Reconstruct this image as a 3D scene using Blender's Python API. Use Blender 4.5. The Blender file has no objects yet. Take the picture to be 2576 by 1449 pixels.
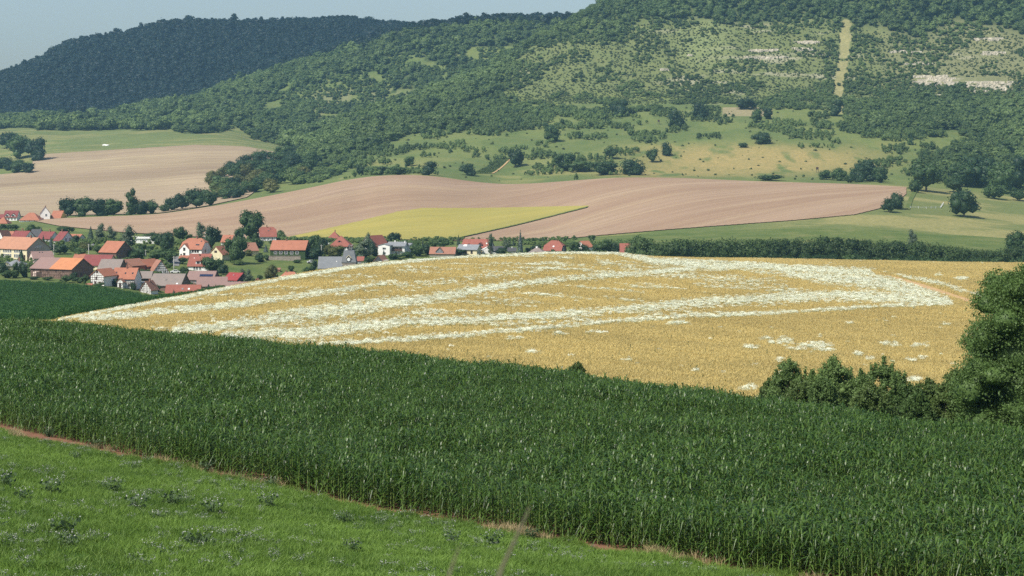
import bpy, math, random
import numpy as np
from mathutils import Vector, Matrix

random.seed(7)
rng = np.random.default_rng(7)
R = math.radians

# ------------------------------------------------------------------ camera
# The place is surveyed with a level camera at the origin, looking along +Y.
F, CX, HY = 4735.0, 1288.0, 380.0          # focal length / centre / horizon row of the survey
scene = bpy.context.scene
cam_d = bpy.data.cameras.new('camera')
cam_d.sensor_width = 36.0
cam_d.sensor_fit = 'HORIZONTAL'
cam_d.lens = 36.0 * F / 2576.0
cam_d.shift_y = (HY - 724.5) / 2576.0
cam_d.clip_start = 0.1
cam_d.clip_end = 30000
cam_d.dof.use_dof = True
cam_d.dof.focus_distance = 500
cam_d.dof.aperture_fstop = 10.0
cam = bpy.data.objects.new('camera', cam_d)
cam.rotation_euler = (R(90), 0, 0)
scene.collection.objects.link(cam)
scene.camera = cam

# ------------------------------------------------------------------ sky, sun, exposure
SUN_EL, SUN_AZ = R(51), R(-133)             # azimuth clockwise from +Y (camera view direction)
world = bpy.data.worlds.new('World')
scene.world = world
world.use_nodes = True
wn = world.node_tree
bg = wn.nodes['Background']
sky = wn.nodes.new('ShaderNodeTexSky')
sky.sky_type = 'NISHITA'
sky.sun_disc = False
sky.sun_elevation = SUN_EL
sky.sun_rotation = SUN_AZ
sky.altitude = 300
sky.air_density = 1.0
sky.dust_density = 2.4
sky.ozone_density = 1.0
wn.links.new(sky.outputs[0], bg.inputs[0])
bg.inputs[1].default_value = 0.098
sun_d = bpy.data.lights.new('sun', 'SUN')
sun_d.energy = 4.6
sun_d.angle = R(0.6)
sun_d.color = (1.0, 0.95, 0.86)
sun = bpy.data.objects.new('sun', sun_d)
sd = Vector((math.sin(SUN_AZ) * math.cos(SUN_EL), math.cos(SUN_AZ) * math.cos(SUN_EL), math.sin(SUN_EL)))
sun.rotation_euler = sd.to_track_quat('Z', 'Y').to_euler()
scene.collection.objects.link(sun)
scene.view_settings.view_transform = 'Standard'
scene.view_settings.look = 'None'
scene.view_settings.exposure = 0.50
scene.view_settings.gamma = 1.0
scene.view_settings.use_curve_mapping = False
scene.render.engine = 'CYCLES'
cy = scene.cycles
cy.max_bounces = 5
cy.diffuse_bounces = 2
cy.glossy_bounces = 2
cy.transmission_bounces = 3
cy.transparent_max_bounces = 4
cy.volume_bounces = 1
cy.sample_clamp_indirect = 4
cy.use_denoising = False

# ------------------------------------------------------------------ helpers
def tag(o, label=None, cat=None, group=None, kind=None):
    if label: o['label'] = label
    if cat: o['category'] = cat
    if group: o['group'] = group
    if kind: o['kind'] = kind
    return o

def link(o, parent=None):
    scene.collection.objects.link(o)
    if parent is not None: o.parent = parent
    return o

def empty(name, loc=(0, 0, 0), rz=0.0):
    o = bpy.data.objects.new(name, None)
    o.empty_display_size = 0.2
    o.location = loc
    o.rotation_euler = (0, 0, rz)
    return link(o)

def np_mesh(name, V, faces, mats=(), smooth=False, midx=None):
    """faces: array (M,3) or (M,4)"""
    me = bpy.data.meshes.new(name)
    V = np.asarray(V, np.float32); faces = np.asarray(faces, np.int32)
    n, k = faces.shape
    me.vertices.add(len(V)); me.vertices.foreach_set('co', V.ravel())
    me.loops.add(n * k); me.loops.foreach_set('vertex_index', faces.ravel())
    me.polygons.add(n)
    me.polygons.foreach_set('loop_start', np.arange(0, n * k, k, dtype=np.int32))
    me.polygons.foreach_set('loop_total', np.full(n, k, np.int32))
    if smooth: me.polygons.foreach_set('use_smooth', np.ones(n, bool))
    if midx is not None: me.polygons.foreach_set('material_index', np.asarray(midx, np.int32))
    for m in mats: me.materials.append(m)
    me.update(calc_edges=True)
    return me

def py_mesh(name, V, faces, mats=(), smooth=False, midx=None):
    me = bpy.data.meshes.new(name)
    me.from_pydata([tuple(v) for v in V], [], faces)
    for m in mats: me.materials.append(m)
    if midx is not None: me.polygons.foreach_set('material_index', midx)
    if smooth: me.polygons.foreach_set('use_smooth', [True] * len(me.polygons))
    me.update()
    return me

def mobj(name, me, parent=None, loc=None, rot=None, scale=None):
    o = bpy.data.objects.new(name, me)
    if loc is not None: o.location = loc
    if rot is not None: o.rotation_euler = rot
    if scale is not None: o.scale = scale
    return link(o, parent)

class MB:
    """collects boxes / bars / polygons into one mesh"""
    def __init__(s): s.v = []; s.f = []; s.m = []
    def add(s, V, Fc, mi=0):
        b = len(s.v); s.v += [tuple(v) for v in V]
        for f in Fc: s.f.append([i + b for i in f]); s.m.append(mi)
    def box(s, x0, x1, y0, y1, z0, z1, mi=0):
        V = [(x0,y0,z0),(x1,y0,z0),(x1,y1,z0),(x0,y1,z0),(x0,y0,z1),(x1,y0,z1),(x1,y1,z1),(x0,y1,z1)]
        s.add(V, [(0,3,2,1),(4,5,6,7),(0,1,5,4),(1,2,6,5),(2,3,7,6),(3,0,4,7)], mi)
    def bar(s, a, b, w, h=None, mi=0, n=4, taper=1.0):
        a = Vector(a); b = Vector(b); d = (b - a).normalized()
        up = Vector((0, 0, 1)) if abs(d.z) < 0.95 else Vector((0, 1, 0))
        x = d.cross(up).normalized(); y = x.cross(d)
        h = h or w; V = []
        for P, k in ((a, 1.0), (b, taper)):
            for i in range(n):
                t = 2 * math.pi * (i + .5) / n
                V.append(P + x * math.cos(t) * w * k * .7071 + y * math.sin(t) * h * k * .7071)
        Fc = [tuple(range(n - 1, -1, -1)), tuple(range(n, 2 * n))]
        for i in range(n): Fc.append((i, (i + 1) % n, n + (i + 1) % n, n + i))
        s.add(V, Fc, mi)
    def mesh(s, name, mats, smooth=False):
        return py_mesh(name, s.v, s.f, mats, smooth, s.m)

# numpy value noise
def _hash(ix, iy, seed):
    h = (ix.astype(np.int64) * 374761393 + iy.astype(np.int64) * 668265263 + seed * 974711) & 0x7fffffff
    h = ((h ^ (h >> 13)) * 1274126177) & 0x7fffffff
    return ((h ^ (h >> 16)) & 0xffff) / 65535.0
def vnoise(x, y, seed=0):
    x = np.asarray(x, float); y = np.asarray(y, float)
    ix = np.floor(x).astype(np.int64); iy = np.floor(y).astype(np.int64)
    fx = x - ix; fy = y - iy
    fx = fx * fx * (3 - 2 * fx); fy = fy * fy * (3 - 2 * fy)
    a = _hash(ix, iy, seed); b = _hash(ix + 1, iy, seed); c = _hash(ix, iy + 1, seed); d = _hash(ix + 1, iy + 1, seed)
    return (a + (b - a) * fx) * (1 - fy) + (c + (d - c) * fx) * fy
def fbm(x, y, seed=0, oct=4):
    s = 0; a = .5; t = 0
    for i in range(oct):
        s = s + a * vnoise(x * 2 ** i + 17.3 * i, y * 2 ** i + 9.1 * i, seed + i); t += a; a *= .5
    return s / t
def sstep(a, b, x):
    t = np.clip((x - a) / (b - a), 0, 1); return t * t * (3 - 2 * t)

# ------------------------------------------------------------------ terrain
XS = np.arange(-1400, 4001, 6.0)
def smooth(a, sig):
    if sig <= 0: return a
    r = int(sig * 3); k = np.exp(-.5 * (np.arange(-r, r + 1) / sig) ** 2); k /= k.sum()
    return np.convolve(np.pad(a, r, mode='edge'), k, mode='valid')
def curve(pts, sig=3.0):
    p = np.array(pts, float)
    Y = np.interp(XS, p[:, 0], p[:, 1]); y = np.interp(XS, p[:, 0], p[:, 2])
    Y = smooth(Y, sig); y = smooth(y, sig)
    return Y, (HY - y) / F * Y
CURVES = {}
def addc(k, pts, sig=3.0): CURVES[k] = curve(pts, sig)
addc('A', [(0, 40, HY + 10.5 / 40 * F)])
addc('B', [(-900,140,1000),(-200,112,1035),(0,105,1068),(250,99,1128),(560,92,1190),(900,85,1268),(1300,78,1335),(1500,75,1370),(1900,70,1440),(2400,64,1512),(2900,60,1570),(3500,56,1640)], 6)
addc('C', [(-900,205,800),(-200,195,838),(0,190,849),(250,185,866),(500,178,892),(750,170,919),(1000,162,944),(1250,153,974),(1500,144,1011),(1750,135,1049),(2000,128,1084),(2300,119,1139),(2576,112,1172),(2900,105,1202)], 6)
addc('D', [(-200,250,876),(0,240,870),(250,235,886),(500,225,911),(1000,205,956),(1500,185,1018),(2000,165,1084),(2576,150,1143),(2900,145,1172)], 6)
addc('E', [(-200,310,840),(0,310,838),(130,300,840),(250,310,828),(400,330,814),(600,360,792),(800,390,772),(1000,410,757),(1200,420,755),(1400,430,758),(1700,430,785),(2000,430,805),(2576,430,835)], 6)
addc('F', [(-400,430,822),(-200,420,820),(0,390,819),(130,370,815),(250,400,791),(400,440,765),(600,500,724),(800,560,688),(1000,610,662),(1200,650,648),(1400,680,640),(1550,700,641),(1620,710,650),(1700,720,652),(2000,740,656),(2576,760,666),(2900,770,670)], 2)
addc('G', [(-200,700,710),(0,700,714),(240,700,730),(350,700,749),(460,700,769),(600,735,762),(800,750,766),(1000,760,760),(1400,820,715),(1620,830,676),(2000,860,668),(2576,880,676)], 4)
addc('H', [(-200,1000,592),(0,1000,594),(250,1000,594),(560,1000,606),(800,1000,612),(1000,1000,618),(1200,1000,620),(1400,1000,622),(1620,1000,616),(2000,1000,615),(2576,1000,638)], 4)
addc('I', [(-200,1090,572),(0,1090,576),(300,1090,586),(560,1090,600),(720,1090,600),(1150,1090,603),(1380,1090,605),(1500,1090,596),(1700,1090,584),(2000,1090,574),(2200,1090,577),(2576,1090,602)], 4)
JP = [(-200,1200,560),(0,1200,556),(150,1200,550),(400,1200,541),(560,1230,516),(720,1300,486),(900,1400,448),(980,1420,441),(1080,1430,442),(1180,1450,457),(1270,1470,466),(1350,1470,462),(1550,1450,447),(1700,1440,448),(1900,1430,457),(2150,1400,464),(2260,1380,470),(2400,1400,480),(2576,1400,500)]
addc('J', JP, 6)
addc('K', [(-200,1330,548),(0,1330,545),(400,1330,537),(560,1350,512),(720,1400,484),(900,1480,443),(1080,1500,436),(1270,1530,456),(1550,1520,438),(1900,1500,446),(2260,1480,455),(2576,1500,470)], 3)
LP = [(-200,1900,400),(0,1900,400),(80,1900,391),(250,1900,381),(500,1900,366),(620,1880,371),(740,1850,392),(900,1750,392),(1000,1750,372),(1300,1780,345),(1600,1800,330),(2000,1800,315),(2300,1780,330),(2576,1750,365)]
addc('L', LP, 2)
addc('M', [(-200,2080,335),(0,2080,336),(300,2080,331),(500,2080,324),(560,2080,322),(640,2080,345),(740,2000,372),(900,1900,347),(1050,1950,300),(1300,2000,264),(1600,2020,252),(2000,2020,245),(2300,2020,255),(2576,2000,270)], 4)
addc('N', [(-200,2250,325),(0,2250,318),(300,2250,312),(560,2250,290),(640,2200,300),(740,2080,352),(800,2060,345),(900,2050,305),(1050,2120,254),(1200,2220,190),(1350,2320,110),(1480,2420,34),(1620,2500,-35),(1900,2560,-75),(2576,2560,-80)], 4)
addc('P', [(-200,2400,318),(0,2400,310),(300,2400,298),(560,2380,266),(740,2280,330),(900,2220,325),(1050,2290,272),(1200,2380,208),(1350,2480,128),(1480,2570,55),(1620,2650,-20),(1900,2750,-40),(2576,2750,-40)], 4)
addc('O', [(-200,2600,318),(0,2600,306),(180,2600,307),(283,2650,298),(404,2700,262),(495,2700,249),(573,2700,219),(640,2700,202),(724,2700,174),(809,2700,151),(868,2700,134),(1000,2700,98),(1040,2700,81),(1150,2700,68),(1250,2700,58),(1390,2700,55),(1480,2750,58),(1620,2850,0),(2576,2850,0)], 3)
addc('S', [(-200,2750,330),(0,2780,322),(283,2800,308),(573,2900,235),(868,2950,155),(1040,2950,98),(1390,2950,78),(2576,3000,20)], 4)
addc('Q', [(-400,3000,330),(-200,3050,262),(0,3100,199),(100,3120,164),(160,3150,120),(290,3200,104),(400,3250,77),(450,3280,70),(760,3350,65),(900,3400,67),(1000,3450,75),(1040,3450,80),(1200,3450,100),(2576,3450,60)], 3)
addc('T', [(0, 3900, 250)])
addc('U', [(0, 5200, 420)])
KEYS = ['A','B','C','D','E','F','G','H','I','J','K','L','M','N','P','O','S','Q','T','U']
TY = np.array([CURVES[k][0] for k in KEYS]); TZ = np.array([CURVES[k][1] for k in KEYS])
def Yc(k, x): return np.interp(x, XS, CURVES[k][0])

def zfun(X, Y):
    X = np.asarray(X, float).ravel(); Y = np.asarray(Y, float).ravel()
    out = np.empty(len(X))
    CH = 60000
    for c in range(0, len(X), CH):
        Xa = X[c:c+CH]; Ya = np.maximum(Y[c:c+CH], 40.0)
        x = np.clip(CX + F * Xa / Ya, XS[0], XS[-1] - 1e-3)
        fi = (x - XS[0]) / 6.0; i = fi.astype(int); t = fi - i
        ky = TY[:, i] * (1 - t) + TY[:, i + 1] * t
        kz = TZ[:, i] * (1 - t) + TZ[:, i + 1] * t
        h = np.diff(ky, axis=0); dl = np.diff(kz, axis=0) / h
        m = np.empty_like(ky)
        m[0] = dl[0]; m[-1] = dl[-1]
        a, b = dl[:-1], dl[1:]
        w1 = 2 * h[1:] + h[:-1]; w2 = h[1:] + 2 * h[:-1]
        same = (a * b) > 0
        with np.errstate(divide='ignore', invalid='ignore'):
            hm = (w1 + w2) / (w1 / a + w2 / b)
        m[1:-1] = np.where(same, hm, 0)
        k = np.clip((Ya[None, :] >= ky).sum(0) - 1, 0, len(KEYS) - 2)
        j = np.arange(len(Xa))
        hh = h[k, j]; s = np.clip((Ya - ky[k, j]) / hh, 0, 1)
        z = (kz[k, j] * (1 + 2 * s) * (1 - s) ** 2 + hh * m[k, j] * s * (1 - s) ** 2
             + kz[k + 1, j] * s * s * (3 - 2 * s) + hh * m[k + 1, j] * s * s * (s - 1))
        out[c:c+CH] = z
    amp = sstep(1700, 2200, Y)
    out += amp * ((fbm(X / 150, Y / 210, 3) - .5) * 13 + (fbm(X / 35, Y / 60, 9, 3) - .5) * 5)
    out += sstep(1450, 1700, Y) * (fbm(X / 60, Y / 90, 5, 3) - .5) * 2.5
    out += sstep(230, 300, Y) * (1 - sstep(1000, 1100, Y)) * (fbm(X / 40, Y / 60, 8, 2) - .5) * 1.0
    n = sstep(60, 42, Y)
    out += (fbm(X / 3.0, Y / 3.0, 12, 3) - .5) * 0.22 * (1 - sstep(100, 130, Y))
    near = Y < 40
    out = np.where(near, np.interp(Y, [-150, -20, 0, 40], [8, 0, -1.75, -10.5]) + (fbm(X / 3.0, Y / 3.0, 12, 3) - .5) * 0.22, out)
    return out
def zat(X, Y): return float(zfun([X], [Y])[0])
def ground_Y(x, y, Ya, Yb, n=500):
    """depth at which the ground is seen at survey position (x, y), between Ya and Yb"""
    Ys = np.linspace(Ya, Yb, n); z = zfun((x - CX) / F * Ys, Ys)
    return float(Ys[np.argmin(np.abs(HY - z / Ys * F - y))])
def ground(x, y, Ya, Yb):
    Y = ground_Y(x, y, Ya, Yb); X = (x - CX) / F * Y
    return Vector((X, Y, zat(X, Y)))
# ------------------------------------------------------------------ materials
def nmat(name):
    m = bpy.data.materials.new(name); m.use_nodes = True
    nt = m.node_tree; b = nt.nodes['Principled BSDF']
    return m, nt, b
def N(nt, t, **kw):
    n = nt.nodes.new(t)
    for k, v in kw.items(): setattr(n, k, v)
    return n
def mixc(nt, fac, a, b, mode='MIX'):
    n = N(nt, 'ShaderNodeMix', data_type='RGBA', blend_type=mode)
    for s, v in ((n.inputs[0], fac), (n.inputs[6], a), (n.inputs[7], b)):
        if hasattr(v, 'default_value') or hasattr(v, 'is_linked'): nt.links.new(v, s)
        elif isinstance(v, (tuple, list)): s.default_value = (*v[:3], 1)
        else: s.default_value = v
    return n.outputs[2]
def noise_(nt, scale, vec=None, detail=3.0, rough=.55, dist=0.0):
    n = N(nt, 'ShaderNodeTexNoise'); n.inputs['Scale'].default_value = scale
    n.inputs['Detail'].default_value = detail; n.inputs['Roughness'].default_value = rough
    n.inputs['Distortion'].default_value = dist
    if vec is not None: nt.links.new(vec, n.inputs['Vector'])
    return n.outputs[0]
def mapv(nt, src, scale=(1,1,1), rot=(0,0,0)):
    m = N(nt, 'ShaderNodeMapping'); m.inputs['Scale'].default_value = scale; m.inputs['Rotation'].default_value = rot
    nt.links.new(src, m.inputs['Vector']); return m.outputs[0]
def ramp(nt, fac, stops):
    r = N(nt, 'ShaderNodeValToRGB'); el = r.color_ramp.elements
    while len(el) < len(stops): el.new(.5)
    for e, (p, c) in zip(el, stops):
        e.position = p; e.color = (*c, 1) if isinstance(c, (tuple, list)) else (c, c, c, 1)
    nt.links.new(fac, r.inputs[0]); return r.outputs[0]
def gpos(nt): return N(nt, 'ShaderNodeNewGeometry').outputs['Position']
def bump(nt, b, h, strength, dist):
    n = N(nt, 'ShaderNodeBump'); n.inputs['Strength'].default_value = strength; n.inputs['Distance'].default_value = dist
    nt.links.new(h, n.inputs['Height']); nt.links.new(n.outputs[0], b.inputs['Normal'])

def leaf_mat(name, dark, light, trans=.25, rough=.55, spec=.25, world_scale=None, wamt=.5, ow=.68):
    m, nt, b = nmat(name)
    oi = N(nt, 'ShaderNodeObjectInfo').outputs['Random']
    ri = N(nt, 'ShaderNodeNewGeometry').outputs['Random Per Island']
    mth = N(nt, 'ShaderNodeMath', operation='ADD'); nt.links.new(oi, mth.inputs[0]); nt.links.new(ri, mth.inputs[1])
    mth.operation = 'MULTIPLY_ADD'; mth.inputs[1].default_value = 1.0
    for l in list(nt.links):
        if l.to_node == mth: nt.links.remove(l)
    nt.links.new(oi, mth.inputs[0]); mth.inputs[1].default_value = ow
    is_ = N(nt, 'ShaderNodeMath', operation='MULTIPLY'); nt.links.new(ri, is_.inputs[0]); is_.inputs[1].default_value = 1 - ow
    nt.links.new(is_.outputs[0], mth.inputs[2])
    hf = N(nt, 'ShaderNodeMath', operation='MULTIPLY'); nt.links.new(mth.outputs[0], hf.inputs[0]); hf.inputs[1].default_value = 1.0
    col = mixc(nt, hf.outputs[0], dark, light)
    if world_scale:
        wv = noise_(nt, world_scale, gpos(nt), 3)
        w2 = ramp(nt, wv, [(.38, 0.0), (.62, 1.0)])
        col = mixc(nt, w2, col, mixc(nt, wamt, col, tuple(min(1, c * 1.7) for c in light)))
    nt.links.new(col, b.inputs['Base Color'])
    b.inputs['Roughness'].default_value = rough
    b.inputs['Specular IOR Level'].default_value = spec
    if trans > 0:
        tr = N(nt, 'ShaderNodeBsdfTranslucent'); mx = N(nt, 'ShaderNodeMixShader'); mx.inputs[0].default_value = trans
        c2 = mixc(nt, .5, col, tuple(min(1, c * 1.6) for c in light)); nt.links.new(c2, tr.inputs[0])
        nt.links.new(b.outputs[0], mx.inputs[1]); nt.links.new(tr.outputs[0], mx.inputs[2])
        nt.links.new(mx.outputs[0], nt.nodes['Material Output'].inputs[0])
    return m

def plain(name, col, rough=.8, var=.25, scale=1.2, spec=.3, metallic=0.0, obj_rand=0.0):
    m, nt, b = nmat(name)
    tc = N(nt, 'ShaderNodeTexCoord').outputs['Object']
    n1 = noise_(nt, scale, tc, 4, .6)
    d = tuple(c * (1 - var) for c in col); l = tuple(min(1, c * (1 + var)) for c in col)
    c = mixc(nt, ramp(nt, n1, [(.3, 0.0), (.7, 1.0)]), d, l)
    nt.links.new(c, b.inputs['Base Color'])
    b.inputs['Roughness'].default_value = rough; b.inputs['Specular IOR Level'].default_value = spec
    b.inputs['Metallic'].default_value = metallic
    return m

def roof_mat(name, col, col2=None, rough=.8):
    m, nt, b = nmat(name)
    tc = N(nt, 'ShaderNodeTexCoord').outputs['Object']
    col2 = col2 or tuple(c * .62 for c in col)
    n1 = noise_(nt, .45, tc, 4, .65); n2 = noise_(nt, 3.0, tc, 2, .6)
    c = mixc(nt, ramp(nt, n1, [(.36, 0.0), (.66, 1.0)]), col, mixc(nt, .55, col, col2))
    c = mixc(nt, ramp(nt, n2, [(.35, .0), (.7, .5)]), c, tuple(x * .72 for x in col))
    # courses of tiles
    w = N(nt, 'ShaderNodeTexWave'); w.wave_type = 'BANDS'; w.bands_direction = 'Z'; w.inputs['Scale'].default_value = 1.6
    w.inputs['Distortion'].default_value = .6; w.inputs['Detail'].default_value = 1; nt.links.new(tc, w.inputs['Vector'])
    c = mixc(nt, ramp(nt, w.outputs[0], [(.0, .28), (.35, .0)]), c, tuple(x * .5 for x in col))
    nt.links.new(c, b.inputs['Base Color']); b.inputs['Roughness'].default_value = rough
    b.inputs['Specular IOR Level'].default_value = .25
    bump(nt, b, w.outputs[0], .4, .05)
    return m

M = {}
M['white'] = plain('white_render', (.74, .73, .69), var=.07, scale=.6)
M['cream'] = plain('cream_render', (.62, .55, .36), var=.1, scale=.6)
M['beige'] = plain('beige_render', (.36, .33, .26), var=.12, scale=.5)
M['pink'] = plain('pink_render', (.66, .52, .46), var=.08)
M['grey'] = plain('grey_render', (.33, .34, .34), var=.12)
M['brick'] = plain('brick', (.25, .12, .085), var=.3, scale=1.4)
M['brownbrick'] = plain('brown_brick', (.17, .11, .085), var=.25, scale=.9)
M['wood'] = plain('dark_wood', (.055, .038, .03), var=.3)
M['timber'] = plain('timber_brown', (.075, .045, .035), var=.3)
M['oldtimber'] = plain('old_timber', (.11, .075, .06), var=.3)
M['stonewall'] = plain('stone_wall', (.26, .22, .18), var=.3, scale=1.5)
M['yellow'] = plain('yellow_render', (.65, .45, .12), var=.08)
M['ivy'] = leaf_mat('ivy_leaves', (.03, .06, .02), (.06, .1, .03))
M['orange'] = roof_mat('orange_tiles', (.37, .15, .092))
M['brightorange'] = roof_mat('bright_orange_tiles', (.50, .21, .10))
M['paleorange'] = roof_mat('weathered_orange_tiles', (.42, .21, .13), (.28, .15, .10))
M['red'] = roof_mat('red_tiles', (.285, .10, .073))
M['darkred'] = roof_mat('dark_red_tiles', (.22, .062, .058))
M['crimson'] = roof_mat('crimson_sheet', (.29, .05, .045), rough=.5)
M['brown'] = roof_mat('brown_tiles', (.33, .155, .10), (.2, .12, .1))
M['mauve'] = roof_mat('mauve_tiles', (.26, .165, .145), (.2, .14, .12))
M['greytile'] = roof_mat('grey_brown_tiles', (.24, .195, .17), (.16, .15, .14))
M['slate'] = roof_mat('slate', (.185, .195, .205), (.11, .12, .13), .55)
M['greyfelt'] = plain('grey_felt', (.19, .20, .21), var=.2)
M['anthracite'] = plain('anthracite', (.06, .062, .065), var=.2)
M['frame'] = plain('window_frame', (.7, .7, .68), var=.05)
M['brownframe'] = plain('brown_frame', (.10, .055, .035), var=.1)
M['concrete'] = plain('concrete_pole', (.45, .44, .41), var=.15)
M['rock'] = plain('limestone', (.43, .39, .30), var=.35, scale=.5)
M['bark'] = plain('bark', (.10, .08, .06), var=.3, scale=2)
M['solar'] = plain('solar_cell', (.02, .03, .07), rough=.2, var=.1, spec=.6)
m, nt, b = nmat('window_glass'); b.inputs['Base Color'].default_value = (.035, .04, .045, 1); b.inputs['Roughness'].default_value = .12; M['glass'] = m
M['carpaint'] = plain('white_car_paint', (.75, .75, .75), rough=.3, var=.03)
M['carsilver'] = plain('silver_car_paint', (.45, .46, .47), rough=.3, var=.03)
M['rubber'] = plain('rubber', (.02, .02, .02), var=.1)
M['clockwhite'] = plain('clock_white', (.8, .8, .78), var=.02)
M['asphalt'] = plain('asphalt', (.17, .165, .16), var=.15)

M['leaf_broad'] = leaf_mat('broadleaf_foliage', (.020, .046, .015), (.062, .108, .032))
M['leaf_dark'] = leaf_mat('dark_foliage', (.013, .033, .015), (.036, .070, .026))
M['leaf_light'] = leaf_mat('light_foliage', (.045, .080, .022), (.115, .165, .045))
M['leaf_grey'] = leaf_mat('grey_green_foliage', (.050, .075, .042), (.105, .14, .080))
M['leaf_conifer'] = leaf_mat('conifer_needles', (.014, .030, .018), (.035, .060, .035), trans=.08)
M['leaf_blue'] = leaf_mat('blue_spruce_needles', (.030, .052, .045), (.07, .10, .085), trans=.08)
M['leaf_olive'] = leaf_mat('olive_foliage', (.055, .07, .018), (.12, .125, .035))
M['leaf_forest'] = leaf_mat('forest_foliage', (.018, .042, .016), (.062, .100, .030), trans=.4, world_scale=.007, wamt=.75)
M['leaf_back'] = leaf_mat('shade_toned_foliage', (.009, .023, .018), (.012, .028, .021), trans=.4, world_scale=.006, wamt=.3)  # back ridge's shade is put into this darker leaf colour
M['leaf_hill'] = leaf_mat('hillside_foliage', (.044, .080, .026), (.115, .165, .052), trans=.4, world_scale=.009, wamt=.6)
M['leaf_willow'] = leaf_mat('willow_foliage', (.050, .095, .026), (.155, .23, .070), trans=.3)
M['leaf_scrub'] = leaf_mat('scrub_foliage', (.055, .085, .032), (.13, .165, .06), trans=.35)
M['leaf_tree'] = leaf_mat('big_tree_foliage', (.032, .070, .017), (.115, .185, .050), trans=.3)
M['leaf_bush'] = leaf_mat('bush_foliage', (.048, .088, .024), (.15, .21, .062), trans=.3)
M['maize_leaf'] = leaf_mat('maize_leaf', (.000, .022, .000), (.088, .158, .026), trans=.28, rough=.40, spec=.34, ow=.22)
M['maize_stalk'] = leaf_mat('maize_stalk', (.10, .155, .035), (.18, .24, .065), trans=0)
M['maize_far'] = leaf_mat('far_maize_leaf', (.010, .050, .008), (.048, .125, .022), trans=.2, rough=.55, spec=.2)
M['grass'] = leaf_mat('meadow_grass_blade', (.045, .108, .014), (.145, .228, .040), trans=.35, world_scale=.16, wamt=.35)
M['drygrass'] = leaf_mat('dry_grass_blade', (.22, .17, .09), (.42, .34, .18), trans=.3)
M['weed'] = leaf_mat('weed_leaf', (.03, .06, .02), (.085, .13, .055), trans=.25)
M['seedhead'] = leaf_mat('pale_seed_head', (.22, .24, .19), (.46, .46, .42), trans=.3)
M['grain'] = leaf_mat('ripe_grain', (.46, .372, .142), (.53, .43, .175), trans=.48, world_scale=.035, wamt=.25)
M['flower'] = leaf_mat('white_flower_heads', (.64, .69, .48), (.86, .89, .76), trans=.2)
M['flowerstem'] = leaf_mat('flower_stems', (.16, .20, .06), (.32, .33, .13), trans=.3)
M['deadstem'] = leaf_mat('dead_stem', (.10, .09, .06), (.17, .15, .09), trans=.2)

def ground_mat(name, stops, s1, s2, bumpd=.1, anis=(1,1,1), mix2=None):
    m, nt, b = nmat(name); g = mapv(nt, gpos(nt), anis)
    n1 = noise_(nt, s1, g, 5, .6); n2 = noise_(nt, s2, g, 3, .6)
    c = ramp(nt, n1, stops)
    c = mixc(nt, ramp(nt, n2, [(.3, .0), (.75, .55)]), c, mix2 or tuple(x * .55 for x in stops[0][1]))
    nt.links.new(c, b.inputs['Base Color']); b.inputs['Roughness'].default_value = .95; b.inputs['Specular IOR Level'].default_value = .1
    bump(nt, b, n2, .5, bumpd)
    return m
M['g_meadow'] = ground_mat('meadow_turf', [(.3, (.045, .11, .018)), (.6, (.08, .17, .025)), (.8, (.12, .20, .04))], .5, 9, .05)
M['g_soil'] = ground_mat('red_soil', [(.3, (.17, .085, .055)), (.6, (.26, .135, .085)), (.8, (.30, .17, .11))], .8, 7, .08)
M['g_grain'] = ground_mat('grain_crop', [(.25, (.35, .275, .095)), (.5, (.42, .34, .125)), (.75, (.45, .37, .14))], .045, 2.2, .3, (1, .45, 1), (.26, .17, .05))
M['g_village'] = ground_mat('village_grass', [(.3, (.07, .11, .03)), (.55, (.12, .15, .045)), (.8, (.20, .19, .08))], .06, .8, .3)
M['g_base'] = ground_mat('plain_grass', [(.3, (.07, .11, .03)), (.7, (.14, .16, .06))], .01, .1, .3)
M['g_track'] = ground_mat('dirt_track', [(.3, (.42, .27, .13)), (.7, (.52, .36, .19))], .3, 2, .1)

# hillside: colour of the cover painted per vertex (grass, dry grass, scree), broken up by noise
m, nt, b = nmat('hillside_cover')
at = N(nt, 'ShaderNodeAttribute', attribute_name='cover'); g = gpos(nt)
n1 = noise_(nt, .35, g, 4, .65); n2 = noise_(nt, .05, g, 4, .6)
c = mixc(nt, ramp(nt, n1, [(.35, 0.0), (.7, .5)]), at.outputs[0], (.05, .08, .025))
c = mixc(nt, ramp(nt, n2, [(.4, 0.0), (.7, .35)]), c, (.17, .17, .065))
nt.links.new(c, b.inputs['Base Color']); b.inputs['Roughness'].default_value = .95; b.inputs['Specular IOR Level'].default_value = .1
bump(nt, b, n1, .6, .6)
M['g_hill'] = m

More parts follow.
